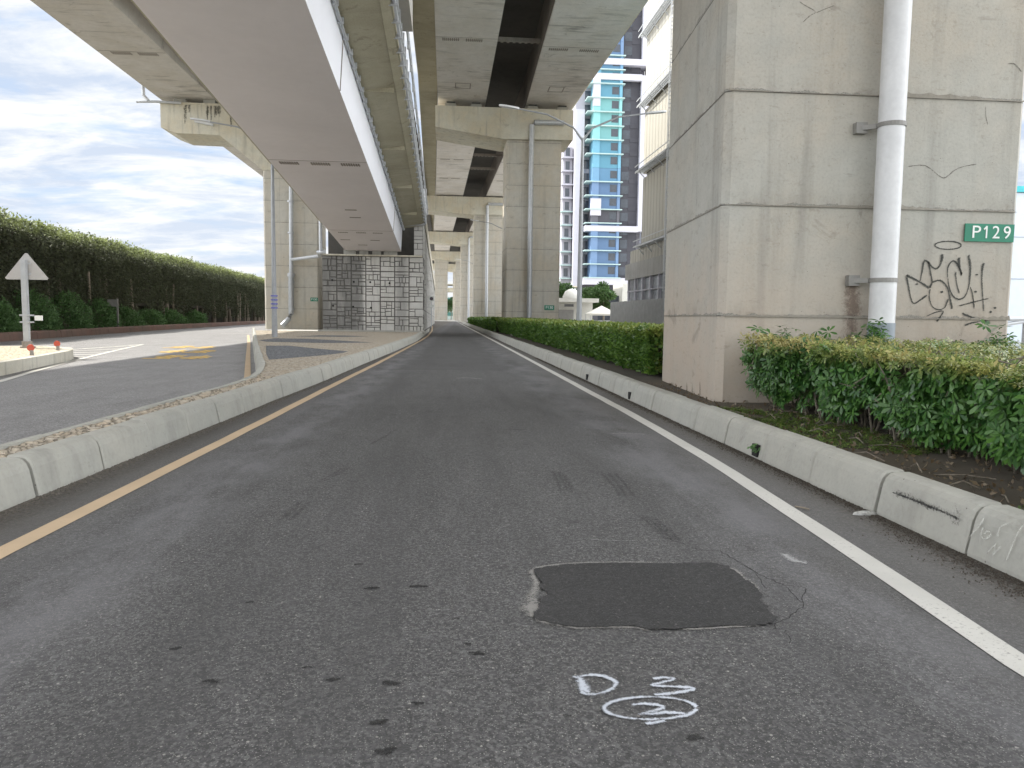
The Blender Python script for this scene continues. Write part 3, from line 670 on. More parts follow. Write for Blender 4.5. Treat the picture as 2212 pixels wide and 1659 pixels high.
# ------------------------------------------------------------------ high twin viaducts
def shift(y):
    L = [(0, -1000), (0, 65), (-.8, 115), (-1.9, 163), (-2.4, 212), (-2.8, 300)]; return interp(L, y)
dv_ = thing('viaduct_deck', (3, 60, 19), 'high concrete viaduct deck over the road, two pale girders with dark gap between', 'bridge deck')
YD = [-30, 12, 30, 44, 66, 90, 115, 163, 212, 262, 330]
def gird(xl, xr, zb, zt, bot_in=.25):
    return [[(xl(y)+shift(y), y, zb), (xr(y)+shift(y), y, zb), (xr(y)+shift(y)+.35, y, zt), (xl(y)+shift(y)-.02, y, zt)] for y in YD]
rl = lambda y: interp([(5.2, -30), (5.4, 12), (6.0, 44), (6.6, 66), (6.6, 400)], y)
rr = lambda y: interp([(12.3, -30), (11.9, 12), (11.05, 44), (10.5, 66), (10.5, 400)], y)
MB().loft(gird(lambda y: -.75, lambda y: 3.2, 19.1, 21.5)).build('box_girder', CDECK, dv_)
MB().loft(gird(rl, rr, 19.1, 21.5)).build('box_girder', CDECK, dv_)
MB().loft([[(rl(y)+shift(y)-.06, y, 19.16), (rl(y)+shift(y)-.03, y, 19.16), (rl(y)+shift(y)-.05, y, 21.49), (rl(y)+shift(y)-.08, y, 21.49)] for y in YD]).build('web_shade_plate', concrete('painted web shade', (.15, .13, .115), (.10, .085, .075), stain=.6, streak=.6, pits=False), dv_)  # added dark plate: shade of the girder gap put into its colour
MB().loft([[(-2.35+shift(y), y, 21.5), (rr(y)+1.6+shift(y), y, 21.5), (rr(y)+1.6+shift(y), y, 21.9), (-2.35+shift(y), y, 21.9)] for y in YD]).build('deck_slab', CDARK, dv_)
MB().loft([[(-2.37+shift(y), y, 21.42), (-.80+shift(y), y, 21.38), (-.80+shift(y), y, 21.49), (-2.37+shift(y), y, 21.49)] for y in YD]).build('overhang_soffit', COLIVE, dv_)
MB().loft([[(-2.42+shift(y), y, 21.40), (-2.15+shift(y), y, 21.49), (-2.15+shift(y), y, 22.9), (-2.42+shift(y), y, 22.9)] for y in YD]).build('parapet', CCAP, dv_)
MB().loft([[(rr(y)+1.4+shift(y), y, 21.4), (rr(y)+1.65+shift(y), y, 21.4), (rr(y)+1.65+shift(y), y, 22.9), (rr(y)+1.4+shift(y), y, 22.9)] for y in YD]).build('parapet', CCAP, dv_)
for y in (43.6, 52.4, 72.5, 81, 89, 97, 124, 140):
    s_ = MB(); s_.box(3.25+shift(y), rl(y)+shift(y)-.03, y-.10, y+.10, 19.6, 19.85)
    for k in range(7): s_.box(3.5+shift(y)+k*.4, 3.68+shift(y)+k*.4, y-.13, y+.13, 19.55, 19.6)
    s_.build('cross_strut', RUSTM, dv_)
for y in (51.0, 42.2, 77, 89, 101, 124, 136):
    sh = shift(y); vb = MB()
    for x0 in (-.35, 1.15, 3.1): 
        if x0 < 3: comb(dv_, x0+sh, x0+1.1+sh, y, 19.1, 9, .5)
    for x0 in (rl(y)+.45, rl(y)+2.5): comb(dv_, x0+sh, x0+1.3+sh, y+1.0, 19.1, 10, .5)
    MB().box(-.74+sh, 3.19+sh, y-.42, y-.39, 19.09, 19.12).build('segment_joint', RUSTM, dv_); MB().box(rl(y)+.02+sh, rr(y)-.02+sh, y+.5, y+.53, 19.09, 19.12).build('segment_joint', RUSTM, dv_)
hb = MB()
for x in (1.2, 8.4):
    hb = MB()
    for (a, b_) in ((-.6, .6),): hb.box(x+a, x+b_, 60.2, 60.28, 19.085, 19.11); hb.box(x+a, x+b_, 61.5, 61.58, 19.085, 19.11); hb.box(x+a, x+a+.08, 60.2, 61.58, 19.085, 19.11); hb.box(x+b_-.08, x+b_, 60.2, 61.58, 19.085, 19.11); hb.build('access_hatch', RUSTM, dv_)


da = thing('viaduct_deck', (-15, 60, 18), 'high concrete viaduct deck at far left against sky with stained pale box girder', 'bridge deck')
YA = [-40, 0, 30, 50, 66, 100, 150, 230, 330]
MB().loft([[(-22.9, y, 18.5), (-18.5, y, 18.5), (-18.4, y, 20.9), (-23.3, y, 20.9)] for y in YA]).build('box_girder', CDECK, da)
MB().loft([[(-16.4, y, 18.5), (-9.0, y, 18.5), (-8.6, y, 20.9), (-16.5, y, 20.9)] for y in YA]).build('box_girder', CDECK, da)  # unseen inner girder, widened to keep the gap beside it dark
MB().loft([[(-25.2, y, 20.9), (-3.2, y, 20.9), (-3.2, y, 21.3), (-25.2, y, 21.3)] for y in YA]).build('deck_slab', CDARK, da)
MB().loft([[(-25.4, y, 20.8), (-25.2, y, 20.8), (-25.2, y, 22.3), (-25.4, y, 22.3)] for y in YA]).build('parapet', CCAP, da)
for y in (54.5, 43, 34, 80):
    for x0 in (-22.1, -20.4): comb(da, x0, x0+1.3, y, 18.5, 9, .55)
    MB().box(-22.88, -18.52, y-.42, y-.38, 18.488, 18.51).build('segment_joint', RUSTM, da)

# ------------------------------------------------------------------ piers
def pier(x0, x1, y0, y1, zc, label, cap=None, capd=.45, mat=CPF, zb=.2, ch=.12, group=None, origin=None, sk=0.0):
    t = thing('viaduct_pier', (x0, y0, 0) if origin is None else origin, label, 'pier', group)
    q = [(x0+ch, y0), (x1-ch, y0), (x1, y0+ch), (x1+sk, y1-ch), (x1+sk-ch, y1), (x0+sk+ch, y1), (x0+sk, y1-ch), (x0, y0+ch)]
    MB().prismz(q, zb, zc).build('column', mat, t)
    if cap: MB().prismy(cap, y0-capd, y1+capd).build('cap_beam', CCAP, t)
    return t
def plate(t, x0, x1, z0, z1, y, txt, size, spacing=1.0):
    pl_ = MB().box(x0, x1, y-.02, y, z0, z1).build('number_plate', SIGNG, t)
    c = Vector(((x0+x1)/2, y-.023, (z0+z1)/2))
    tx = text_mesh(txt, size, lambda a, b_, e: Vector((c.x+a, c.y-e, c.z+b_)), 'lettering', SIGNWH, t, .002, spacing=spacing)
    tx.parent = pl_; return pl_
# P129, the near pier
p1 = pier(4.1, 8.80, 11.31, 15.4, 16.9, 'huge near concrete pier with graffiti, white drainpipe and green number plate on right', mat=CP, zb=.1, ch=.10, sk=.30,
          cap=[(-.5, 17.2), (4.4, 16.6), (9.3, 16.6), (12.5, 17), (12.5, 18.6), (-.5, 18.6)])
p1pl = MB().box(7.9, 8.70, 11.275, 11.29, 2.74, 3.01).build('number_plate', SIGNG, p1)
def lt(cx, w_):
    return lambda a, b_, e: Vector((cx+a*w_, 11.27-e, 2.875+b_))
for ch_, cx, sx in (('P', 8.075, 1.15), ('1', 8.245, .9), ('2', 8.40, 1.0), ('9', 8.58, 1.0)):
    tx = text_mesh(ch_, .27, lt(cx, sx), 'lettering', SIGNWH, p1, .002); tx.parent = p1pl
fl = MB().bar((8.245, 11.268, 2.968), (8.20, 11.268, 2.925), .004, .024).build('lettering', SIGNWH, p1); fl.parent = p1pl
gz = lambda L: [PY(1614.6+x/3.703, 384+y/3.703, 11.30) for x, y in L]
gr = MB(); gw = .030
strokes = [([(1605+105*math.cos(a), 540+32*math.sin(a)) for a in [i*math.pi/8 for i in range(17)]], [.035, .02, .03, .022, .035]),
 ([(1270, 780), (1285, 850), (1305, 955), (1330, 1005), (1380, 980), (1440, 935)], [.05, .03, .025, .035]), ([(1270, 780), (1340, 812), (1400, 845), (1455, 882)], [.05, .03, .05]),
 ([(1380, 830), (1395, 760), (1410, 665)], [.02, .03, .04]), ([(1410, 662), (1445, 675), (1465, 760), (1476, 835), (1455, 885)], [.045, .03, .03, .05]), ([(1445, 670), (1475, 712), (1510, 727), (1545, 690), (1560, 608)], [.05, .03, .03, .04, .06]),
 ([(1460, 890), (1455, 960), (1480, 1030), (1530, 1055), (1580, 1035), (1605, 965)], [.03, .022, .02, .02, .04]), ([(1475, 838), (1540, 820), (1595, 870), (1617, 950), (1640, 1052)], [.03, .03, .03, .05]),
 ([(1602, 800), (1603, 720), (1640, 665), (1680, 690), (1718, 782)], [.02, .025, .03, .05]), ([(1602, 800), (1620, 900), (1660, 960), (1710, 970), (1750, 930), (1775, 840), (1782, 700), (1765, 615)], [.02, .025, .03, .025, .025, .04, .07]),
 ([(1662, 750), (1675, 850), (1695, 925)], [.045, .02, .035]), ([(1688, 638), (1700, 720), (1716, 780)], [.07, .03, .04]), ([(1781, 870), (1800, 930), (1815, 1045)], [.02, .02, .03]),
 ([(1887, 678), (1875, 780), (1880, 920), (1892, 1066)], [.06, .03, .025, .035]), ([(1690, 1025), (1800, 996), (1932, 964)], [.02, .026, .02]), ([(1430, 1110), (1500, 1078), (1565, 1068), (1540, 1115), (1513, 1152)], [.012, .02, .03, .04]),
 ([(1715, 1083), (1800, 1117), (1947, 1156)], [.045, .025, .05]), ([(1738, 1182), (1790, 1162), (1862, 1150)], [.035, .03, .02])]
for L, ws in strokes: gr.ribbon(gz(L), [x*1.25 for x in ws], (0, -1, 0))
for x, y in ((1355, 850), (1555, 912), (1835, 775), (1825, 910), (1980, 1040), (1945, 1073)): gr.ribbon(gz([(x-12, y), (x, y+1), (x+12, y)]), [.02, .055, .02], (0, -1, 0))
gr.build('graffiti', GRAF, p1)
# hairline cracks and the rust patch beside the lower bracket
cz = lambda L, jx=.01: [q+Vector((random.uniform(-jx, jx), 0, random.uniform(-jx, jx))) for q in [PY(1614.6+x/3.16*.8534, y/3.16*.8534, 11.302) for x, y in L]]
ckb = MB()
for L, wd in (([(410, 5), (470, 45), (530, 85), (545, 105), (500, 130), (440, 190)], .018), ([(545, 100), (620, 80), (700, 40)], .014), ([(1280, 1330), (1420, 1325), (1540, 1405), (1590, 1415), (1690, 1340), (1830, 1310)], .022), ([(1415, 915), (1416, 1070)], .012), ([(1905, 840), (1905, 930), (1920, 995)], .016), ([(2080, 515), (2130, 512), (2190, 570)], .03)):
    ckb.ribbon(cz(L), wd, (0, -1, 0), sub=3)
for u0, v0, u1, v1 in ((1511, 960, 1508, 1060),): pass
fx = lambda Y_: 4.1+.3*(Y_-11.41)/3.89-.003
sc_ = lambda Y_, Z_: Vector((fx(Y_), Y_, Z_))
ckb.ribbon([sc_(12.9, 3.3), sc_(12.93, 4.2), sc_(12.9, 4.7)], .012, (-1, 0, 0)); ckb.ribbon([sc_(12.6, 4.9), sc_(12.62, 6.2)], .012, (-1, 0, 0))
for k in range(34):
    Y_ = random.uniform(11.6, 15); Z_ = 1.9+random.gauss(0, .35) if k < 24 else random.uniform(.5, 1.0)
    ckb.ribbon([sc_(Y_, Z_), sc_(Y_+random.uniform(-.05, .05), Z_+random.uniform(.04, .16))], random.uniform(.01, .03), (-1, 0, 0))
for u_ in (1480, 1495, 1517): 
    q = PX(u_, 840, 4.2); q.x = fx(q.y); ckb.ribbon([q+Vector((0, 0, -.12)), q+Vector((0, 0, .0)), q+Vector((0, .02, .12))], [.08, .06, .01], (-1, 0, 0))
ckb.build('surface_crack', paint('crack dirt', (.13, .115, .095), .5, soft=True, sc=40, op=.7), p1)
rb = MB(); 
for dx_, wd in ((-.02, .42),): rb.ribbon([(6.2+dx_, 11.304, 2.08), (6.2+dx_, 11.304, 1.7), (6.19+dx_, 11.304, 1.1)], [wd*.8, wd*1.1, wd*.8], (0, -1, 0))
rb.build('rust_stain', paint('rust', (.21, .135, .10), .45, soft=True, sc=9, op=.5), p1)
mb_ = MB()
for zj in (1.545+.0, 3.195, 4.845):                           # rough mortar lip left by the formwork joint
    L = []; x = 4.12
    while x < 8.78: L.append(x); x += .06
    hs = [0.012+.05*max(0, .5+.5*math.sin(x_*1.7+zj*3)+random.uniform(-.3, .3))*(1.3 if x_ > 6.8 else .6) for x_ in L]
    mb_.add([p for x_, h_ in zip(L, hs) for p in ((x_, 11.29-random.uniform(0, .008), zj), (x_, 11.309, zj+h_))], [(2*i, 2*i+2, 2*i+3, 2*i+1) for i in range(len(L)-1)])
    L = [11.41+.06*i for i in range(64)]
    hs = [0.008+.03*random.random() for _ in L]
    mb_.add([p for y_, h_ in zip(L, hs) for p in ((fx(y_)-.008, y_, zj), (fx(y_)+.002, y_, zj+h_))], [(2*i, 2*i+1, 2*i+3, 2*i+2) for i in range(len(L)-1)])
mb_.build('joint_lip', concrete('mortar lip', (.25, .235, .20), (.20, .18, .14), stain=.6, streak=0), p1)
dp = thing('drainpipe', (6.48, 11.05, 0), 'thick white drainpipe with grey foot strapped to front of near graffiti pier', 'drainpipe')
b_ = MB().tube([(6.49, 11.02, 1.48), (6.48, 11.02, 4), (6.48, 11.02, 16.5)], .185, 24); b_.build('pipe', WHITEP, dp, smooth=True)
MB().tube([(6.49, 11.02, .3), (6.49, 11.02, 1.48)], .192, 24).build('grey_foot', GREYP, dp, smooth=True)
for z in (2.11, 4.36, 7.4):
    b_ = MB().tube([(6.48, 11.02, z-.03), (6.48, 11.02, z+.03)], .20, 24); b_.bar((6.30, 11.1, z), (6.12, 11.24, z), .05, .07); b_.box(6.05, 6.22, 11.2, 11.31, z-.08, z+.08)
    b_.build('clamp', DMETAL, dp)
GP = 'concrete viaduct piers receding beside the road'
# P130
p2 = pier(4.95, 9.55, 65, 69, 16.2, 'second pier on right with hammerhead cap, drainpipe and green plate above the hedge', group=GP,
          cap=[(-.95, 16.85), (4.6, 16.05), (10.4, 16.15), (10.4, 18.55), (-.95, 18.55)])
plate(p2, 8.3, 9.15, 2.1, 2.5, 64.97, 'P130', .32)
b_ = MB().tube([(9.6, 64.35, 17.45), (7.15, 64.35, 17.42), (6.95, 64.35, 17.2), (6.92, 64.35, 14), (6.96, 64.35, .3)], .21, 12)
for z in (4, 8, 12, 15.5): b_.tube([(6.94, 64.35, z), (6.94, 64.35, z+.12)], .26, 12)
tag(b_.build('drainpipe', METAL, smooth=True), 'pale drainpipe with top elbow running down second pier on right', 'drainpipe')
def bearings(t, xs, z, y=65.3):
    for x in xs:
        MB().box(x-.45, x+.45, y, y+.9, z, z+.42).build('bearing_block', CKERB, t); MB().box(x-.35, x+.35, y+.1, y+.8, z+.42, z+.56).build('bearing_pad', BLACKR, t)
bearings(p2, [.3, 2.4, 7.1, 9.6], 18.55)
for i, (xl, y, cl, txt) in enumerate(((4.05, 115, -2.9, 'third pier on right with far drainpipe, between second pier and narrower ones beyond'), (3.02, 163, -4.07, 'fourth pier on right, narrow in distance behind third pier'), (2.54, 212, -4.4, 'fifth pier at road end with beam reaching left column'), (2.3, 262, -4.6, 'farthest pier barely seen beyond end of the road'))):
    t = pier(xl, xl+4.6, y, y+4, 16.4, txt, group=GP, cap=[(cl, 16.85), (xl-.4, 16.35), (xl+5.4, 16.4), (xl+5.4, 18.9), (cl, 18.9)])
    if y in (115, 163):
        px_ = 5.95 if y == 115 else 4.7
        b_ = MB().tube([(px_+3, y-.6, 17.9), (px_+.15, y-.6, 17.9), (px_, y-.6, 17.7), (px_, y-.6, .3)], .22, 10)
        tag(b_.build('drainpipe', METAL, smooth=True), 'pale drainpipe on %s pier from the camera, turning under its cap' % ('third' if y == 115 else 'fourth'), 'drainpipe')
        for x in (cl+2.3, cl+4.4, xl+2.5, xl+4.8): MB().box(x-.35, x+.35, y+.1, y+.9, 18.9, 19.08).build('bearing_block', CKERB, t)
pier(-3.24, .4, 212.5, 216, 16.8, 'single column beyond road end on left, seen past masonry wall', group=GP)
pier(-2.2, 1.2, 262.5, 266, 16.8, 'distant column hidden behind road end column', group=GP) if False else None
# left pier
p3 = pier(-14.85, -10.45, 65, 69, 13.2, 'left pier with tapered cap reaching out over the side road, pipes down its front', group=None)
cp_ = MB().prismy([(-22.7, 16.15), (-21.6, 15.75), (-18.2, 15.7), (-15.9, 13.9), (-14.86, 13.05), (-6.0, 13.05), (-6.0, 18.0), (-22.7, 18.0)], 64.9, 69.4)
cp_.build('cap_beam', CCAP, p3)
b_ = MB().box(-22.75, -9, 64.8, 69.5, 18.0, 18.12); b_.build('cap_ledge', CCAP, p3)
b_ = MB().tube([(-24.4, 64.6, 18.0), (-23.0, 64.6, 18.05), (-21, 64.6, 18.02)], .10, 8); b_.tube([(-23.9, 64.6, 19.9), (-23.85, 64.6, 18.5), (-23.5, 64.6, 18.1)], .14, 8); b_.build('drain_pipe', METAL, p3)
bearings(p3, [-21.3, -19.0], 18.12, 65.2)
MB().tube([(-20.0, 64.7, 16.7), (-18.6, 64.7, 16.45)], .13, 10).build('floodlight', WHITEP, p3)
sb = MB()
STN = paint('dark water stain', (.17, .165, .14), .2, soft=True, sc=6, op=.75)
for k in range(16):
    sb = MB(); x = random.choice((-20.7, -20.3, -19.2, -18.9, -18.3, -17.4, -16.6))+random.uniform(-.2, .2); h_ = random.uniform(.5, 1.7)
    sb.ribbon([(x, 64.88, 17.98), (x, 64.88, 17.98-h_*.5), (x, 64.88, 17.98-h_)], [.35, .3, .1], (0, -1, 0)); sb.build('water_stain', STN, p3)
plate(p3, -11.15, -10.55, 2.55, 2.85, 64.97, 'P130', .24)
b_ = MB().tube([(-12.54, 64.6, 12.0), (-12.6, 64.6, 4.8)], .17, 12); b_.tube([(-12.6, 64.6, 4.8), (-12.62, 64.6, 4.5)], .30, 12)
b_.tube([(-12.62, 64.6, 4.5), (-12.65, 64.6, 1.5), (-12.8, 64.5, 1.1), (-13.3, 64.2, .5)], .22, 12)
for z in (8, 10.5, 4.0, 1.8): b_.tube([(-12.6, 64.6, z), (-12.6, 64.6, z+.12)], .26, 12)
tag(b_.build('drainpipe', METAL, smooth=True), 'pale drainpipe down left pier ending in open slanted foot', 'drainpipe')
b_ = MB().tube([(-12.5, 64.5, 5.9), (-9.6, 60, 5.9), (-9.1, 56.3, 5.9), (-8.5, 55.2, 5.86)], .13, 10); b_.tube([(-8.75, 55.3, 5.9), (-8.75, 55.3, 8.2)], .12, 10)
tag(b_.build('drainpipe', METAL, smooth=True), 'thin branch pipe crossing from left pier to patterned abutment and rising under ramp', 'drainpipe')

# ------------------------------------------------------------------ street lamps
def lamp(name, base, hgt, spread, label, r0=.125, left=True, right=True, group='street lamps'):
    x, y, z = base; t = thing(name, base, label, 'street lamp', group)
    MB().tube([(x, y, z), (x, y, z+1.2)], [r0*1.15, r0*1.1], 12).tube([(x, y, z+1.2), (x, y, z+hgt-1.2)], [r0, r0*.55], 12).build('pole', LAMPM, t, smooth=True)
    for s_, on in ((-1, left), (1, right)):
        if not on: continue
        p = [(x, y, z+hgt-1.3), (x+s_*.12*spread, y, z+hgt-.75), (x+s_*.45*spread, y, z+hgt-.22), (x+s_*spread*.85, y, z+hgt)]
        MB().tube(p, [.06, .045, .04, .03], 8).build('arm', LAMPM, t, smooth=True)
        a = (x+s_*spread*.8, y, z+hgt-.01); b2 = (x+s_*spread*1.05, y, z+hgt+.10)
        h_ = MB(); n = 6
        h_.loft([[(a[0]+(b2[0]-a[0])*f, y+cc*wd, a[2]+(b2[2]-a[2])*f+zz*.5) for cc, zz in ((-1, -.08), (1, -.08), (.8, .08), (-.8, .08))] for f, wd in ((0, .05), (.25, .14), (.8, .15), (1, .07))])
        h_.build('lamp_head', WHITEP, t, smooth=True)
    MB().box(x-.05, x+.14, y-r0-.04, y-r0, z+.6, z+1.1).build('service_hatch', LAMPM, t)
    return t
lamp('street_lamp', (6.08, 35, .24), 10.5, 3.6, 'tall double-armed street lamp rising behind right hedge in front of blue tower')
l2 = lamp('street_lamp', (-8.62, 39.8, .3), 10.55, 3.7, 'tall street lamp on cobbled island with blue marks low on its pole', right=False)
b_ = MB()
for z in (1.75, 1.95, 2.15, 2.35): b_.tube([(-8.62, 39.8, z), (-8.62, 39.8, z+.07)], .172, 12)
b_.build('painted_band', plain('blue violet stencil', (.16, .17, .50), .6, var=.4, sc=14), l2)
lamp('street_lamp', (6.2, 80, .24), 11.0, 3.6, 'street lamp hidden behind second pier with its head reaching over the road', right=False)
lamp('street_lamp', (5.2, 135, .24), 11.0, 3.4, 'small distant street lamp head between third and fourth piers', right=False)

# ------------------------------------------------------------------ left island, sign, reflectors
isl = MB().prismz([(-9.2, 12), (-10.1, 18.4), (-11.25, 24.0), (-11.6, 25.1), (-12.2, 26.3), (-13.6, 27.6), (-14.9, 27.2), (-15.5, 20), (-14.5, 12)], 0, .30)
struct('traffic_island', isl, concrete('light stained kerb', (.55, .53, .46), (.42, .39, .31), stain=.7, streak=.7))
flat('island_paving', [(-9.4, 12), (-10.35, 18.4), (-11.5, 24.0), (-12.3, 25.9), (-13.6, 27.2), (-14.7, 26.9), (-15.3, 20), (-14.3, 12)], .304, cobble('pale cobbles', (.60, .52, .38), (.66, .61, .50), (.30, .26, .18)))
sg = thing('warning_sign', (-13.28, 25.7, .3), 'triangular traffic sign seen from behind on square grey post at left island', 'traffic sign')
MB().box(-13.345, -13.195, 25.62, 25.77, .3, 3.08).build('post', METAL, sg)
tr = [(-13.87, 2.47), (-12.65, 2.47), (-12.61, 2.52), (-13.22, 3.30), (-13.28, 3.30), (-13.91, 2.52)]
MB().prismy(tr, 25.80, 25.83).build('sign_plate', SIGNW, sg)
bk = MB()
for z in (1.32, 1.10): bk.box(-13.42, -13.10, 25.60, 25.84, z, z+.05)
for z in (2.62, 2.95): bk.box(-13.40, -13.12, 25.76, 25.80, z, z+.05)
bk.build('clamp', METAL, sg)
MB().box(-13.02, -12.78, 25.70, 25.73, 1.18, 1.34).build('small_plate', SIGNWH, sg)
MB().box(-13.42, -13.10, 25.55, 25.86, .3, .36).tube([(-13.27, 25.7, .34), (-13.27, 25.7, .52)], .15, 10).build('base_flange', RUSTM, sg)
rf = None
for i, (x, y, lb) in enumerate(((-11.05, 21.6, 'round red reflector marker at edge of left island nearer the camera'), (-11.72, 24.4, 'round red reflector marker at tip of left island'))):
    if rf is None:
        rf = thing('reflector_marker', (x, y, .30), lb, 'reflector', 'red reflector markers on the left island')
        MB().tube([(x, y, .30), (x, y, .44)], [.05, .045], 10).build('stem', RUSTM, rf)
        MB().tube([(x-.02, y-.03, .50), (x-.02, y, .50), (x-.02, y+.03, .50)], [.085, .095, .085], 16).build('reflector_disc', REDR, rf, smooth=True)
    else: copy_thing(rf, (x, y, .30), lb)

# ------------------------------------------------------------------ foliage
def mesh_np(name, V, F, mats, attr=None, parent=None, org=None):
    me = bpy.data.meshes.new(name); nv, nf, k = len(V), len(F), F.shape[1]
    if parent is not None: V = V-np.array(parent['_o'])
    me.vertices.add(nv); me.vertices.foreach_set('co', V.astype(np.float32).ravel())
    me.loops.add(nf*k); me.loops.foreach_set('vertex_index', F.astype(np.int32).ravel())
    me.polygons.add(nf); me.polygons.foreach_set('loop_start', np.arange(0, nf*k, k, dtype=np.int32)); me.polygons.foreach_set('loop_total', np.full(nf, k, dtype=np.int32))
    me.materials.append(mats)
    if attr is not None:
        a = me.attributes.new('young', 'FLOAT', 'POINT'); a.data.foreach_set('value', attr.astype(np.float32))
    me.update(calc_edges=True); me.validate(); ob = bpy.data.objects.new(name, me); COL.objects.link(ob)
    if parent is not None: ob.parent = parent
    return ob
def unit(a): return a/np.maximum(np.linalg.norm(a, axis=1, keepdims=True), 1e-9)
def leaves(Pn, N, size, aspect=.45, jitter=.6, droop=.25, young=None):
    """one folded 4-vert... two-quad leaf per point, pointing roughly along N"""
    n = len(Pn); D = unit(N+RNG.normal(0, jitter, (n, 3))); D[:, 2] -= droop; D = unit(D)
    Sd = unit(np.cross(D, RNG.normal(0, 1, (n, 3)))); U = np.cross(Sd, D)
    L = (size*RNG.uniform(.6, 1.3, n))[:, None]; Wd = L*aspect/2
    v0 = Pn; v1 = Pn+D*L*.45+Sd*Wd+U*L*.08; v2 = Pn+D*L-U*L*.06; v3 = Pn+D*L*.45-Sd*Wd+U*L*.08
    V = np.stack([v0, v1, v2, v3], 1).reshape(-1, 3); F = np.arange(4*n).reshape(n, 4)
    return V, F, (np.repeat(young, 4) if young is not None else None)
def rosettes(Pn, N, size, k=7, young=None):
    """umbrella leaf clusters: k leaflets spread round the tip"""
    n = len(Pn); N = unit(N+RNG.normal(0, .35, (n, 3))); A = unit(np.cross(N, RNG.normal(0, 1, (n, 3)))); B = np.cross(N, A); Vs = []; yo = []
    sz = (size*RNG.uniform(.65, 1.25, n))[:, None]
    for i in range(k):
        a = 2*math.pi*i/k+RNG.uniform(-.2, .2, n)[:, None]; D = A*np.cos(a)+B*np.sin(a); Sd = np.cross(N, D); dr = RNG.uniform(-.15, .45, n)[:, None]
        D = unit(D-N*dr+N*.12); L = sz*RNG.uniform(.75, 1.1, n)[:, None]
        st_ = Pn+D*L*.12
        Vs.append(np.stack([st_, st_+D*L*.35+Sd*L*.13, st_+D*L*.75+Sd*L*.16-N*L*.04, st_+D*L-N*L*.12, st_+D*L*.75-Sd*L*.16-N*L*.04, st_+D*L*.35-Sd*L*.13], 1))
    V = np.stack(Vs, 1).reshape(-1, 3); F = np.arange(len(V)).reshape(-1, 6)
    return V, F, (np.repeat(young, 6*k) if young is not None else None)
def fbm(P_, sc, seed=0):
    r = np.random.default_rng(seed); out = np.zeros(len(P_)); amp = 1
    for o in range(4):
        for _ in range(3):
            k = r.normal(0, 1, 3)*sc*(2**o); out += amp*np.sin(P_@k+r.uniform(0, 6.3))/3
        amp *= .55
    return out
LEAF_N = leafmat('schefflera leaves', (.030, .10, .024), (.10, .23, .040), (.44, .44, .13), gloss=.36, thr=.2)
LEAF_D = leafmat('dry clipped leaves', (.36, .30, .10), (.52, .50, .20), None, gloss=.6, thr=.15)
LEAF_F = leafmat('hedge leaves', (.055, .13, .025), (.15, .27, .045), (.30, .34, .07), gloss=.4)
LEAF_T = leafmat('dark screen leaves', (.095, .105, .070), (.135, .160, .085), (.34, .40, .15), gloss=.6, thr=.35)
LEAF_S = leafmat('shrub leaves', (.09, .18, .065), (.17, .32, .11), None, gloss=.5)
LEAF_G = leafmat('tree leaves', (.05, .12, .03), (.12, .20, .06), None, gloss=.55, thr=.3)
TWIG = plain('twig bark', (.19, .165, .13), .9, var=.4, sc=20)
def inner(name, boxes, mat, parent):
    b_ = MB()
    for b0 in boxes: b_.box(*b0)
    return b_.build(name, mat, parent)
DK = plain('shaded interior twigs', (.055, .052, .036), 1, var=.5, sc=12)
# near hedge --------------------------------------------------------
nh = thing('hedge', (5, 8, .24), 'untidy umbrella-leaf hedge in front of the near graffiti pier, yellowing clipped top', 'hedge')
def sample_near(n):
    P_ = np.empty((n, 3)); N_ = np.empty((n, 3)); u = RNG.random(n)
    # which surface: top 45%, road face 45%, end face 10%
    s_ = RNG.random(n); y = 1.0+10.0*RNG.random(n); x = 4.45+8.5*RNG.random(n)**1.5; zt = 1.19+.07*(y-6)/5
    top = s_ < .52; face = (s_ >= .52) & (s_ < .92); end = s_ >= .92
    P_[:, 0] = np.where(top, x-.15, 4.33+RNG.random(n)*.25); P_[:, 1] = np.where(end, 10.9-.35*RNG.random(n), y)
    P_[:, 0] = np.where(end, 4.5+3*RNG.random(n), P_[:, 0])
    P_[:, 2] = np.where(top, zt-.12*RNG.random(n), .42+(zt-.42)*RNG.random(n)**.85)
    N_[:] = 0; N_[top, 2] = 1; N_[face, 0] = -1; N_[face, 2] = .5; N_[end, 1] = .3; N_[end, 2] = .8
    # rounding and clumpy outline
    low = np.clip((.85-P_[:, 2])/.5, 0, 1); P_[~top, 0] += (low**1.5*.25)[~top]
    hi = np.clip((P_[:, 2]-.95)/.35, 0, 1); P_[face, 0] += (hi**2*.16)[face]
    P_[:, 0] -= fbm(P_, 1.7, 3)*.17*np.where(top, .4, 1); P_[:, 2] += fbm(P_, 1.8, 4)*.06*np.where(top, 1, 1.2)
    return P_, N_, np.where(top, 1.0, np.clip((P_[:, 2]-1.02)/.16, 0, 1)*.9)
P_, N_, yo = sample_near(10500); keep = fbm(P_, 2.3, 8) > -.62; P_, N_, yo = P_[keep], N_[keep], yo[keep]
big = yo < .6
V, F, a = rosettes(P_[big], N_[big], .108, 7, yo[big]); mesh_np('foliage', V, F, LEAF_N, a, nh)
Pt, Nt, yt = sample_near(26000); tp = yt > .55; Pt, Nt, yt = Pt[tp], Nt[tp], yt[tp]
dry = (fbm(Pt, 1.5, 77)+RNG.normal(0, .35, len(Pt))+np.where(Pt[:, 0] < 5.6, .30, -.1)) > .75
V, F, a = rosettes(Pt[~dry], Nt[~dry], .050, 5, yt[~dry]); mesh_np('clipped_top_foliage', V, F, LEAF_N, a, nh)
V, F, a = leaves(Pt[dry], Nt[dry], .062, .4, .9, .1); mesh_np('dry_top_foliage', V, F, LEAF_D, None, nh)
ms_ = []
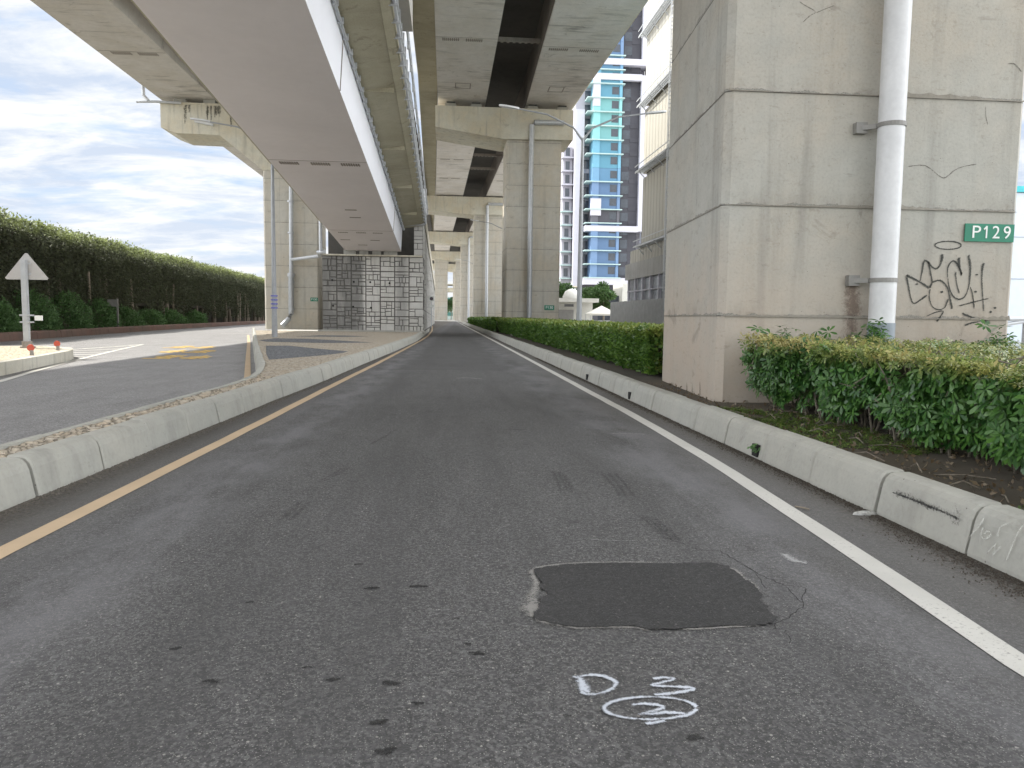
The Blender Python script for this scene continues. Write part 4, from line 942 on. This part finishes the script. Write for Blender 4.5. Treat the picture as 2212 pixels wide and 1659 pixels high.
for cx_, cy_, cz_ in ((4.7, 10.4, 1.22), (6.15, 10.7, 1.30), (8.1, 10.7, 1.24), (4.62, 9.9, 1.0), (4.6, 9.2, 1.12)):
    ms_.append(np.array([cx_, cy_, cz_])+RNG.normal(0, .11, (26, 3)))
Pm = np.concatenate(ms_); V, F, a = rosettes(Pm, np.tile([-.2, -.3, 1.], (len(Pm), 1)), .12, 7, np.zeros(len(Pm))); mesh_np('shoot_foliage', V, F, LEAF_N, a, nh)
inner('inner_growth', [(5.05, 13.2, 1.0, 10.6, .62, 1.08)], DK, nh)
tw = MB()
for i in range(170):
    y = random.uniform(2.5, 10.9); x = 4.72+random.random()*.9; p = Vector((x, y, .22)); pts = [p]; z = .22
    for k in range(4):
        z += random.uniform(.14, .28); p = Vector((p.x+random.uniform(-.12, .09), p.y+random.uniform(-.12, .12), z)); pts.append(p)
    tw.tube(pts, [.014, .011, .009, .007, .004], 5)
for i in range(80):
    y = random.uniform(3, 10.8); z = random.uniform(.75, 1.25); p = Vector((4.42+random.random()*.2, y, z))
    tw.tube([p, p+Vector((random.uniform(-.08, .1), random.uniform(-.15, .15), random.uniform(-.1, .12))), p+Vector((random.uniform(-.1, .15), random.uniform(-.25, .25), random.uniform(-.15, .2)))], [.007, .006, .003], 4)
for i in range(50):
    y = random.uniform(3, 10); x = random.uniform(3.75, 4.9); a = random.uniform(0, 3.1); l = random.uniform(.1, .45)
    tw.tube([(x, y, .255), (x+math.cos(a)*l*.5, y+math.sin(a)*l*.5, .27+random.random()*.04), (x+math.cos(a)*l, y+math.sin(a)*l, .255)], .006, 4)
tw.build('stems', TWIG, nh)
# low plants and fallen leaves on the soil
n = 5200; P_ = np.stack([3.62+1.3*RNG.random(n)**1.2, 2.5+9*RNG.random(n), np.full(n, .255)], 1); k = fbm(P_, 1.6, 21) > -.05; P_ = P_[k]
V, F, a = rosettes(P_, np.tile([0, 0, 1.0], (len(P_), 1)), .042, 5, np.full(len(P_), .35)); o = mesh_np('ground_cover', V, F, leafmat('small weeds', (.07, .14, .025), (.19, .27, .05), None), a); o['kind'] = 'stuff'
n = 1500; P_ = np.stack([3.62+1.5*RNG.random(n), 2.5+12*RNG.random(n), np.full(n, .252)], 1)
V, F, a = leaves(P_, np.tile([0, 0, .2], (n, 1)), .05, .5, 1.2, .0); o = mesh_np('fallen_leaves', V, F, leafmat('dry leaves', (.12, .075, .035), (.20, .16, .10), None, thr=.1)); o['kind'] = 'stuff'
q = PX(1632, 967, 3.34); P_ = np.tile([q.x, q.y, q.z], (26, 1))+RNG.normal(0, .025, (26, 3))
V, F, a = leaves(P_, np.tile([-1., 0, .3], (26, 1)), .05, .6); wd_ = mesh_np('weed', V-np.array([q.x, q.y, q.z]), F, LEAF_S); wd_.location = q
tag(wd_, 'small green weed growing out of drain hole in right kerb', 'weed')
# far clipped hedge ---------------------------------------------------
fh = thing('hedge', (5, 30, .24), 'long low clipped hedge along right kerb between near pier and second pier', 'hedge')
n = 42000; s_ = RNG.random(n); t_ = RNG.random(n)**1.7; y = 15.6+45*t_; top = s_ < .45; P_ = np.zeros((n, 3)); N_ = np.zeros((n, 3))
P_[:, 1] = y; P_[:, 0] = np.where(top, 4.25+2.6*RNG.random(n)**1.3, 4.22+.12*RNG.random(n)); P_[:, 2] = np.where(top, 1.27-.06*RNG.random(n), .33+.92*RNG.random(n)); N_[top, 2] = 1; N_[~top, 0] = -1; N_[~top, 2] = .5
low = np.clip((.7-P_[:, 2])/.4, 0, 1); P_[~top, 0] += (low*.15)[~top]
ej = RNG.random(n) < .03; P_[ej, 1] = 15.6+.15*RNG.random(ej.sum()); P_[ej, 0] = 4.3+1.5*RNG.random(ej.sum()); P_[ej, 2] = .35+.9*RNG.random(ej.sum()); P_[:, 0] -= fbm(P_, 1.7, 31)*.07; P_[:, 2] += fbm(P_, 1.5, 32)*.03
sz = .085+.10*t_
V, F, a = leaves(P_, N_, .085, .6, .7, .15, np.where(top, .9, np.clip((P_[:, 2]-1.05)/.2, 0, 1)*.5))
V2 = V.reshape(-1, 4, 3); V2 = V2[:, :1]+(V2-V2[:, :1])*(sz/.085)[:, None, None]; mesh_np('foliage', V2.reshape(-1, 3), F, LEAF_F, a, fh)
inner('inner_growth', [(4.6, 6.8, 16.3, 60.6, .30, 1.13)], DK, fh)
fh2 = thing('hedge', (4.6, 78, .24), 'far low clipped hedge along right kerb beyond the second pier', 'hedge')
n = 9000; y = 62+70*RNG.random(n); top = RNG.random(n) < .4; P_ = np.stack([np.where(top, 4.0+3*RNG.random(n), 4.0), y, np.where(top, 1.15, .3+.85*RNG.random(n))], 1); N_ = np.where(top[:, None], [[0, 0, 1.]], [[-1., 0, .4]])
P_[:, 0] += fbm(P_, 1.2, 41)*.1; V, F, a = leaves(P_, N_, .3, .7, .7, .1, np.where(top, .5, 0.)); mesh_np('foliage', V, F, LEAF_F, a, fh2)
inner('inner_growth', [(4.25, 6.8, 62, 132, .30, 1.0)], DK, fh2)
# tall screen hedge, left --------------------------------------------
HX = lambda y: np.interp(y, [-10, 38.5, 64.6, 116, 150], [-17, -21.1, -23.65, -26.8, -29])-1.6
th_ = thing('screen_hedge', (-24, 60, .3), 'tall dark clipped tree screen behind the side road, sunlit ragged top', 'hedge')
n = 150000; y = 8+140*RNG.random(n)**1.15; s_ = RNG.random(n); htop = 6.45+.006*(y-38)+.07*np.sin(y*.33)+.05*np.sin(y*.91+1)
top = s_ < .28; z = np.where(top, htop+RNG.normal(0, .13, n), .9+(htop-.9)*RNG.random(n)**.8)
x = HX(y)-np.where(top, 4.0*RNG.random(n), .35*RNG.random(n)); P_ = np.stack([x, y, z], 1)
P_[:, 0] += fbm(P_, .55, 51)*.22*np.where(top, .3, 1); P_[:, 2] += np.where(top, fbm(P_, .9, 52)*.14, 0)
lowm = (P_[:, 2] < 2.3) & (fbm(P_*[0, 1, .25], .9, 53) > .25) & (y > 60); P_ = P_[~lowm]; top = top[~lowm]; y = y[~lowm]; z = z[~lowm]; htop = htop[~lowm]
N_ = np.where(top[:, None], [[.2, 0, 1.]], [[.7, 0, .1]]); V, F, a = leaves(P_, N_, .20, .5, .8, .35, np.clip((P_[:, 2]-htop+.75)/.6, 0, 1)); mesh_np('foliage', V, F, LEAF_T, a, th_)
b_ = MB()
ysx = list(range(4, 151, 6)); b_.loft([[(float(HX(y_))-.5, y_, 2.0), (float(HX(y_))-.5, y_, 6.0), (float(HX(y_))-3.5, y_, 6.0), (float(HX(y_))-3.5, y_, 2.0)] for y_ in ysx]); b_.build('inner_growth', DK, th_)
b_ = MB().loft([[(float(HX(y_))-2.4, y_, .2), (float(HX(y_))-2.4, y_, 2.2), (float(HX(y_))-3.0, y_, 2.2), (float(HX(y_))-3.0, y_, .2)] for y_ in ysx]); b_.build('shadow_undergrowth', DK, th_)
rt = random.Random(4)
yt_ = 46
while yt_ < 145:
    x = float(HX(yt_))-rt.uniform(.2, .9); w_ = rt.uniform(.10, .24); b_ = MB()
    b_.tube([(x, yt_, .25), (x+rt.uniform(-.1, .1), yt_+rt.uniform(-.1, .1), 1.8), (x+rt.uniform(-.15, .15), yt_+rt.uniform(-.2, .2), 4.2)], [w_*1.25, w_, w_*.7], 8)
    b_.build('trunk', BARK, th_, smooth=True); yt_ += rt.choice((.9, 1.6, 2.4, 3.4))
# rounded shrubs at its foot
rs = random.Random(9)
for i, (y0, r_, h_) in enumerate(((32.5, 1.7, 2.6), (36.2, 1.8, 2.45), (40.6, 1.7, 2.3), (45.5, 2.4, 2.6), (50.5, 2.3, 2.55), (56.5, 2.4, 2.3), (62, 2.3, 1.9), (68, 2.4, 1.75), (75, 2.6, 1.7), (83, 3, 1.6))):
    x0 = float(HX(y0))+.15; pos = ['nearest', 'second', 'third', 'fourth', 'fifth', 'sixth', 'seventh', 'eighth', 'ninth', 'farthest'][i]
    sh = thing('shrub', (x0, y0, .3), '%s rounded green shrub in the row at foot of tall dark screen hedge' % (pos if i in (0, 9) else pos+' nearest'), 'shrub', 'shrubs at the foot of the tall screen')
    n = 3600; d = unit(RNG.normal(0, 1, (n, 3))); d[:, 2] = np.abs(d[:, 2]); rr_ = 1+.14*fbm(d*3+i, 1.0, 60+i)
    q = RNG.random(n)**.25
    P_ = np.stack([x0+d[:, 0]*1.25*rr_*q, y0+d[:, 1]*r_*rr_*q, .3+d[:, 2]*(h_-.3)*rr_*q], 1)
    V, F, a = leaves(P_, d, .17, .5, .7, .2); mesh_np('foliage', V, F, LEAF_S, None, sh)
    b_ = MB()
    for k in range(5): b_.tube([(x0, y0+rs.uniform(-.3, .3), .28), (x0+rs.uniform(-.5, .5), y0+rs.uniform(-.8, .8), h_*.7)], [.05, .02], 5)
    b_.build('stems', TWIG, sh)
b_ = MB().box(-23.3, -23.2, 57.0, 57.1, .3, 2.4); b_.box(-23.9, -23.2, 56.95, 57.0, 1.85, 2.35)
tag(b_.build('notice_board', plain('grey board', (.26, .255, .24), .7)), 'small grey board on a post half buried in the screen hedge', 'board')

def tree(loc, h, r_, label, seed, group='trees before the blue tower'):
    t = thing('tree', loc, label, 'tree', group); x0, y0, z0 = loc; r = random.Random(seed); b_ = MB()
    b_.tube([(x0, y0, z0), (x0+.05, y0, z0+h*.3), (x0-.05, y0, z0+h*.62)], [.16, .12, .07], 8)
    cl = []
    for k in range(13):
        a = r.uniform(0, 6.3); rr_ = r_*r.uniform(.15, .78); zc = z0+h*r.uniform(.42, .9); c = (x0+rr_*math.cos(a), y0+rr_*math.sin(a), zc)
        b_.tube([(x0, y0, z0+h*.3), ((x0+c[0])/2, (y0+c[1])/2, z0+h*.5), c], [.06, .04, .02], 5); cl.append((c, r_*r.uniform(.28, .48)))
    b_.build('trunk', BARK, t)
    Ps = []; Ns = []
    for c, rc in cl:
        n = 520; d = unit(RNG.normal(0, 1, (n, 3))); q = RNG.random(n)[:, None]**.4; Ps.append(np.array(c)+d*rc*q*[1, 1, .8]); Ns.append(d)
    V, F, a = leaves(np.concatenate(Ps), np.concatenate(Ns), .30, .55, .8, .2); mesh_np('crown', V, F, LEAF_G, None, t)
tree((16.2, 110, 0), 6.6, 2.3, 'green tree above the white gatehouse roof next to second pier', 1)
tree((19.6, 108, 0), 6.4, 2.2, 'loose green tree just right of the tall lamp pole below the tower', 2)
tree((20.6, 100, 0), 6.2, 2.0, 'rounded bright green tree behind the white canopy tent', 3)
for i, (x, y, h) in enumerate(((2.0, 300, 9), (6, 310, 8), (-3, 305, 8))):
    tree((x, y, 0), h, 4, ('far tree under the end of the viaduct, left of centre', 'far tree at the very end of the road, right side', 'far tree at road end behind single column')[(0, 1, 2)[i]], 10+i, 'far trees at the road end')

# ------------------------------------------------------------------ blue apartment tower
tw_ = thing('apartment_tower', (36, 182, 0), 'tall blue and dark grey apartment tower with white ledges and white frames', 'apartment building')
LIL = plain('pale lilac wall', (.36, .355, .40), .7, var=.06, sc=.2); DG = plain('dark grey wall', (.05, .05, .062), .7, var=.1, sc=.3); WF = plain('white frame', (.50, .50, .56), .6, var=.05, sc=.3)
MINT = plain('pale mint ledge', (.40, .53, .52), .6, var=.05)
pal = {'b': (.085, .155, .275), 'c': (.085, .245, .34), 't': (.15, .36, .37), 'm': (.085, .20, .32), 'd': (.055, .055, .07)}
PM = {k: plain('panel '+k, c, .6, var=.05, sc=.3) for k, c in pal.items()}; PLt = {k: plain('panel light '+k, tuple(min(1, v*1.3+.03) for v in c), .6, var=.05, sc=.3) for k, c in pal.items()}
FH = 3.17; Z0 = 10.9; seq = 'bbbbdbbmcctttccmbbdcdmcbdtcbmd'
MB().box(30.2, 46.4, 184, 200, 10.5, 104).build('wall', LIL, tw_)
MB().box(30.0, 32.1, 182.5, 184, 9, 50).build('wall', WF, tw_)
MB().box(27.8, 30.0, 186, 196, 8.5, 42).build('wall', LIL, tw_)
MB().box(40.42, 44.9, 181.6, 184, Z0, 104).build('dark_bay', DG, tw_)
fr = MB(); fr.box(44.9, 46.5, 180.4, 184, 21.9, 57.6); fr.box(32.3, 44.9, 179.9, 184, 21.7, 23.0); fr.box(34.0, 44.9, 179.9, 181, 56.2, 57.6); fr.box(33.6, 35.2, 179.85, 181.2, 50.2, 57.59); fr.box(34.5, 46.5, 179.9, 184, 59.6, 61.0); fr.box(44.9, 46.5, 180.4, 184, 61.0, 104); fr.box(32.2, 46.3, 179.8, 184, 9.3, 10.9); fr.box(33.4, 35.9, 179.75, 180.2, 25.3, 29.2)
fr.build('white_frame', WF, tw_)
MB().box(32.5, 46, 182, 184, 0, 9.3).build('podium', DG, tw_)
MB().box(40.5, 42.6, 180.5, 181.9, 0, 8.2).box(46.5, 48, 181, 184, 0, 60).build('podium_column', WF, tw_)
for k in range(29):
    z = Z0+k*FH; c = seq[k]
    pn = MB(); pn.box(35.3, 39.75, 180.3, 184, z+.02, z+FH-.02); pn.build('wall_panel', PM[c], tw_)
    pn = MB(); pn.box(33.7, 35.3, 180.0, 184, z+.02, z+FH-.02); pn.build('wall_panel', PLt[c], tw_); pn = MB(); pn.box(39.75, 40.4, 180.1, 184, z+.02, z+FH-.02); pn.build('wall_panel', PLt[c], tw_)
    wn = MB(); wn.box(38.0, 39.6, 180.25, 180.32, z+.9, z+2.6); wn.build('window', GLASS, tw_)
    wn = MB(); wn.box(40.9, 42.7, 181.54, 181.62, z+.7, z+2.7); wn.build('window', GLASS, tw_)
    if k % 9 != 8: MB().box(32.2, 40.9, 179.6, 183.9, z-.12, z+.10).build('floor_ledge', MINT, tw_)
    MB().box(42.7, 44.85, 181.5, 181.62, z, z+1.1).build('balcony_panel', DG, tw_)
    if k < 10:
        MB().box(27.3, 30.05, 184.8, 187, z-.15, z+.1).build('floor_ledge', MINT if k < 6 else WF, tw_)
        MB().box(28.3, 29.3, 185.9, 186.02, z+.5, z+2.4).build('window', GLASS, tw_)
    MB().box(32.3, 33.6, 183.9, 184.02, z+.4, z+2.5).build('window', GLASS, tw_)
bb = thing('apartment_building', (31, 232, 0), 'narrow brown apartment block glimpsed between second pier and blue tower', 'apartment building')
MB().box(27, 34.3, 230, 240, 0, 33).build('wall', plain('brown tile', (.30, .26, .21), .8), bb)
for k in range(10):
    MB().box(32.9, 33.9, 229.9, 230, 2+k*3.1, 3.8+k*3.1).build('window', GLASS, bb); MB().box(32.6, 34.5, 229.6, 230.0, 1.4+k*3.1, 1.65+k*3.1).build('floor_ledge', WF, bb)

# ------------------------------------------------------------------ ribbed building with mesh walkways
rbld = thing('ribbed_building', (18, 60, 0), 'cream ribbed-panel building with mesh walkways between tower and near pier', 'building')
m_, t, b = new_mat('ribbed cream cladding'); g = t.node('ShaderNodeTexCoord', 'Object'); gx, gy, gz_ = t.sep(g)
wv = t.math('ABSOLUTE', t.math('SINE', t.math('MULTIPLY', gy, 3.2))); c = t.mix(t.mapr(wv, 0, .30), (.20, .185, .15), (.44, .425, .375)); c = t.mix(t.mapr(t.noise(t.scale(g, (1, 1.5, .1)), 1.5, 5), .5, .75, 0, .5), c, (.36, .33, .26))
t.l.new(c, b.inputs['Base Color']); b.inputs['Roughness'].default_value = .7; bump(t, b, wv, .8, .08); RIB = m_
for z0, z1 in ((6.7, 8.0), (8.3, 14.3), (14.7, 20.4), (20.8, 27), (27.3, 33), (33.3, 40)):
    MB().box(18, 30, 48, 75 if z0 < 7 else 70.8, z0, z1).build('cladding', RIB, rbld)
MB().box(18.25, 29.8, 48.2, 70.4, 0, 39.5).build('wall', plain('dull interior wall', (.30, .29, .27), .8), rbld)
MB().box(17.6, 18.6, 48, 75.3, 5.2, 6.7).build('parapet_band', concrete('grey band', (.42, .42, .41), (.36, .35, .33), streak=.8), rbld)
for z in (8.1, 14.9, 20.8, 27.0):
    wk = MB(); y0, y1 = 52, 71.2
    for k in range(96): wk.box(17.3, 18, y0+k*.2, y0+k*.2+.06, z, z+.07)
    for x in (17.3, 17.55, 17.75, 17.94): wk.box(x, x+.06, y0, y1, z-.1, z)
    for k in range(7): wk.bar((17.3, y0+k*3, z), (18, y0+k*3, z-.75), .07)
    wk.box(17.28, 17.32, y0, y1, z+.45, z+.52); wk.build('mesh_walkway', METAL, rbld)
pg = MB()
for k in range(10): pg.box(17.7, 17.95, 50+k*2.7, 50.25+k*2.7, 0, 5.2)
pg.box(17.75, 17.9, 48, 75, 4.0, 4.12); pg.build('facade_post', WF, rbld)
MB().box(18.0, 18.2, 48.5, 74.5, 3.2, 5.2).build('window', plain('pale reflective glazing', (.45, .48, .52), .2, var=.3, sc=1.5), rbld)
ld_ = thing('caged_ladder', (17.0, 58.6, 2), 'long vertical caged ladder rising along the ribbed building beside near pier', 'ladder')
lb = MB()
for x in (16.75, 17.2): lb.box(x, x+.05, 58.6, 58.66, 2, 33)
for k in range(103): lb.box(16.75, 17.25, 58.6, 58.65, 2.1+k*.3, 2.15+k*.3)
lb.build('rungs', METAL, ld_)
lb = MB()
for k in range(38):
    z = 3.6+k*.78; lb.loft([[(17.0+.42*math.sin(a)*f, 58.6-.7*math.cos(a)*f, zz) for f, zz in ((1, z), (1, z+.05), (.94, z+.05), (.94, z))] for a in [-1.35+i*.45 for i in range(7)]])
for a in (-1.2, -.6, 0, .6, 1.2): lb.box(17.0+.42*math.sin(a)-.02, 17.0+.42*math.sin(a)+.02, 58.6-.7*math.cos(a)-.02, 58.6-.7*math.cos(a)+.02, 3.6, 33)
lb.build('safety_cage', METAL, ld_)
hd = MB().loft([[(x, y, .2), (x, y, 3.1)] for x, y in [(16.9+(.06 if k % 2 else 0), 46+k*.22) for k in range(150)]], closed=False)
tag(hd.build('metal_hoarding', plain('grey corrugated sheet', (.42, .43, .44), .5, .2, var=.15, sc=2)), 'grey corrugated metal hoarding at foot of ribbed building above hedge', 'hoarding')
# white gatehouse, tent, walls
gh = thing('gatehouse', (15, 91, 0), 'low white gatehouse with overhanging flat roof between second pier and lamp pole', 'building')
WH = plain('white plaster', (.68, .67, .62), .7, var=.08, sc=1)
MB().box(11.5, 17.5, 91.4, 96, .1, 3.3).build('wall', WH, gh)
MB().box(11.0, 17.9, 89.6, 97, 3.3, 3.75).build('roof', WH, gh)
MB().box(12.3, 15.2, 91.3, 91.4, .2, 2.4).build('shutter', plain('grey shutter', (.36, .35, .34), .6), gh)
MB().box(12.2, 12.5, 90, 90.3, .1, 3.3).box(15.6, 15.9, 90, 90.3, .1, 3.3).build('post', WH, gh)
MB().box(13.8, 14.9, 89.55, 89.6, 2.75, 3.05).build('sign_board', plain('dark sign', (.08, .08, .08), .5), gh)
dm = MB().loft([[(17.0+1.3*math.cos(a)*f, 104+1.3*math.sin(a)*f, z) for a in [i*math.pi/8 for i in range(16)]] for f, z in ((1, 3.4), (.95, 4.3), (.7, 5.0), (.35, 5.3), (.05, 5.38))])
tag(dm.build('water_tank', WH, smooth=True), 'pale domed tank behind gatehouse roof beside lamp pole', 'tank')
tn = thing('canopy_tent', (17.3, 85, 0), 'small white pyramid canopy tent in front of green tree', 'tent')
MB().add([(15.7, 83.5, 1.95), (18.9, 83.5, 1.95), (18.9, 86.5, 1.95), (15.7, 86.5, 1.95), (17.3, 85, 2.85)], [(0, 1, 4), (1, 2, 4), (2, 3, 4), (3, 0, 4)]).box(15.7, 18.9, 83.5, 83.53, 1.75, 1.95).build('canopy', plain('white canvas', (.78, .75, .68), .8, var=.04), tn)
lg = MB()
for x, y in ((15.75, 83.55), (18.8, 83.55), (15.75, 86.4), (18.8, 86.4)): lg = MB().box(x, x+.07, y, y+.07, 0, 1.95); lg.build('leg', METAL, tn)
b_ = MB().box(14.9, 19.2, 80, 80.15, 0, 1.25)
tag(b_.build('low_wall', plain('pale grey wall panels', (.50, .50, .51), .6, var=.1)), 'low pale grey wall behind hedge in front of the canopy tent', 'wall')
b_ = MB().box(24, 28, 104, 110, 0, 6.2); tag(b_.build('white_outbuilding', WH), 'plain white block under the tower podium behind trees', 'building')
MB().box(21, 24, 106, 106.2, 1, 4.6).build('shop_front', GLASS)
tag(bpy.data.objects['shop_front'], 'dark glazed shop front under the tower behind the rounded tree', 'shop front')
# right edge: white panel building and guard rail
wbld = thing('panel_building', (22, 30, 0), 'pale panel-clad building with turquoise top band at right edge of view', 'building')
MB().box(22.0, 40, 30, 45, 0, 6.8).build('wall', plain('pale blue white panels', (.60, .66, .74), .5, var=.04), wbld)
MB().box(21.9, 40, 29.9, 45, 6.82, 7.05).build('top_band', plain('turquoise band', (.06, .50, .55), .5), wbld)
b_ = MB()
for z in (1.7, 3.3, 5.0): b_.box(22, 40, 29.985, 30.0, z, z+.03)
for x in (24, 28, 32): b_.box(x, x+.03, 29.984, 29.999, 0, 6.8)
b_.build('panel_joint', GREYP, wbld)
gr_ = thing('guard_rail', (16, 20, .2), 'grey steel guard rail beyond hedge at right edge beside near pier', 'guard rail')
MB().tube([(13.5, 20, 1.62), (24, 20, 1.62)], .07, 8).build('rail', METAL, gr_); MB().tube([(13.5, 20, 1.15), (15.9, 20, 1.55)], .05, 8).build('brace', METAL, gr_)
for x in (15.95, 19, 22): MB().box(x-.05, x+.05, 19.95, 20.05, 0, 1.65).build('post', METAL, gr_)
# far end
fe = thing('distant_building', (3, 330, 0), 'distant pale green and white building at vanishing end of the road', 'building')
MB().box(-6, 14, 330, 340, 0, 9.5).build('wall', plain('pale green wall', (.50, .60, .58), .6), fe)
for i in range(3): MB().box(-6, 14, 329.8, 330, 1.5+i*3.0, 3.0+i*3.0).build('window_band', plain('green glazing', (.08, .22, .20), .3), fe)
b_ = MB().box(-30, 60, 280, 290, 10.2, 11.6); b_.box(-30, 60, 280, 290, 12.6, 13.0)
tag(b_.build('footbridge', CCAP), 'pale elevated crossing far off beyond the last piers', 'bridge')
rsn = thing('speed_sign', (-1.45, 75, .3), 'small round road sign on thin pole beside masonry wall far down the road', 'traffic sign')
MB().tube([(-1.40, 75, .3), (-1.40, 75, 3.4)], .04, 8).build('post', METAL, rsn)
MB().tube([(-1.40, 74.93, 3.12), (-1.40, 74.90, 3.12)], .30, 20).build('sign_plate', SIGNWH, rsn)
MB().tube([(-1.40, 74.895, 3.12), (-1.40, 74.885, 3.12)], .17, 16).build('sign_symbol', plain('dark sign centre', (.12, .10, .12), .5), rsn)
MB().box(-1.65, -1.15, 74.9, 74.93, 2.3, 2.55).build('small_plate', SIGNWH, rsn)
dl = thing('delineator', (3.75, 62, .24), 'slim post marker at the corner of far hedge beside kerb', 'post')
MB().box(4.35, 4.55, 51.5, 51.7, .2, 1.3).build('post', CCAP, dl)
for o in ORG:
    if '_o' in o: del o['_o']
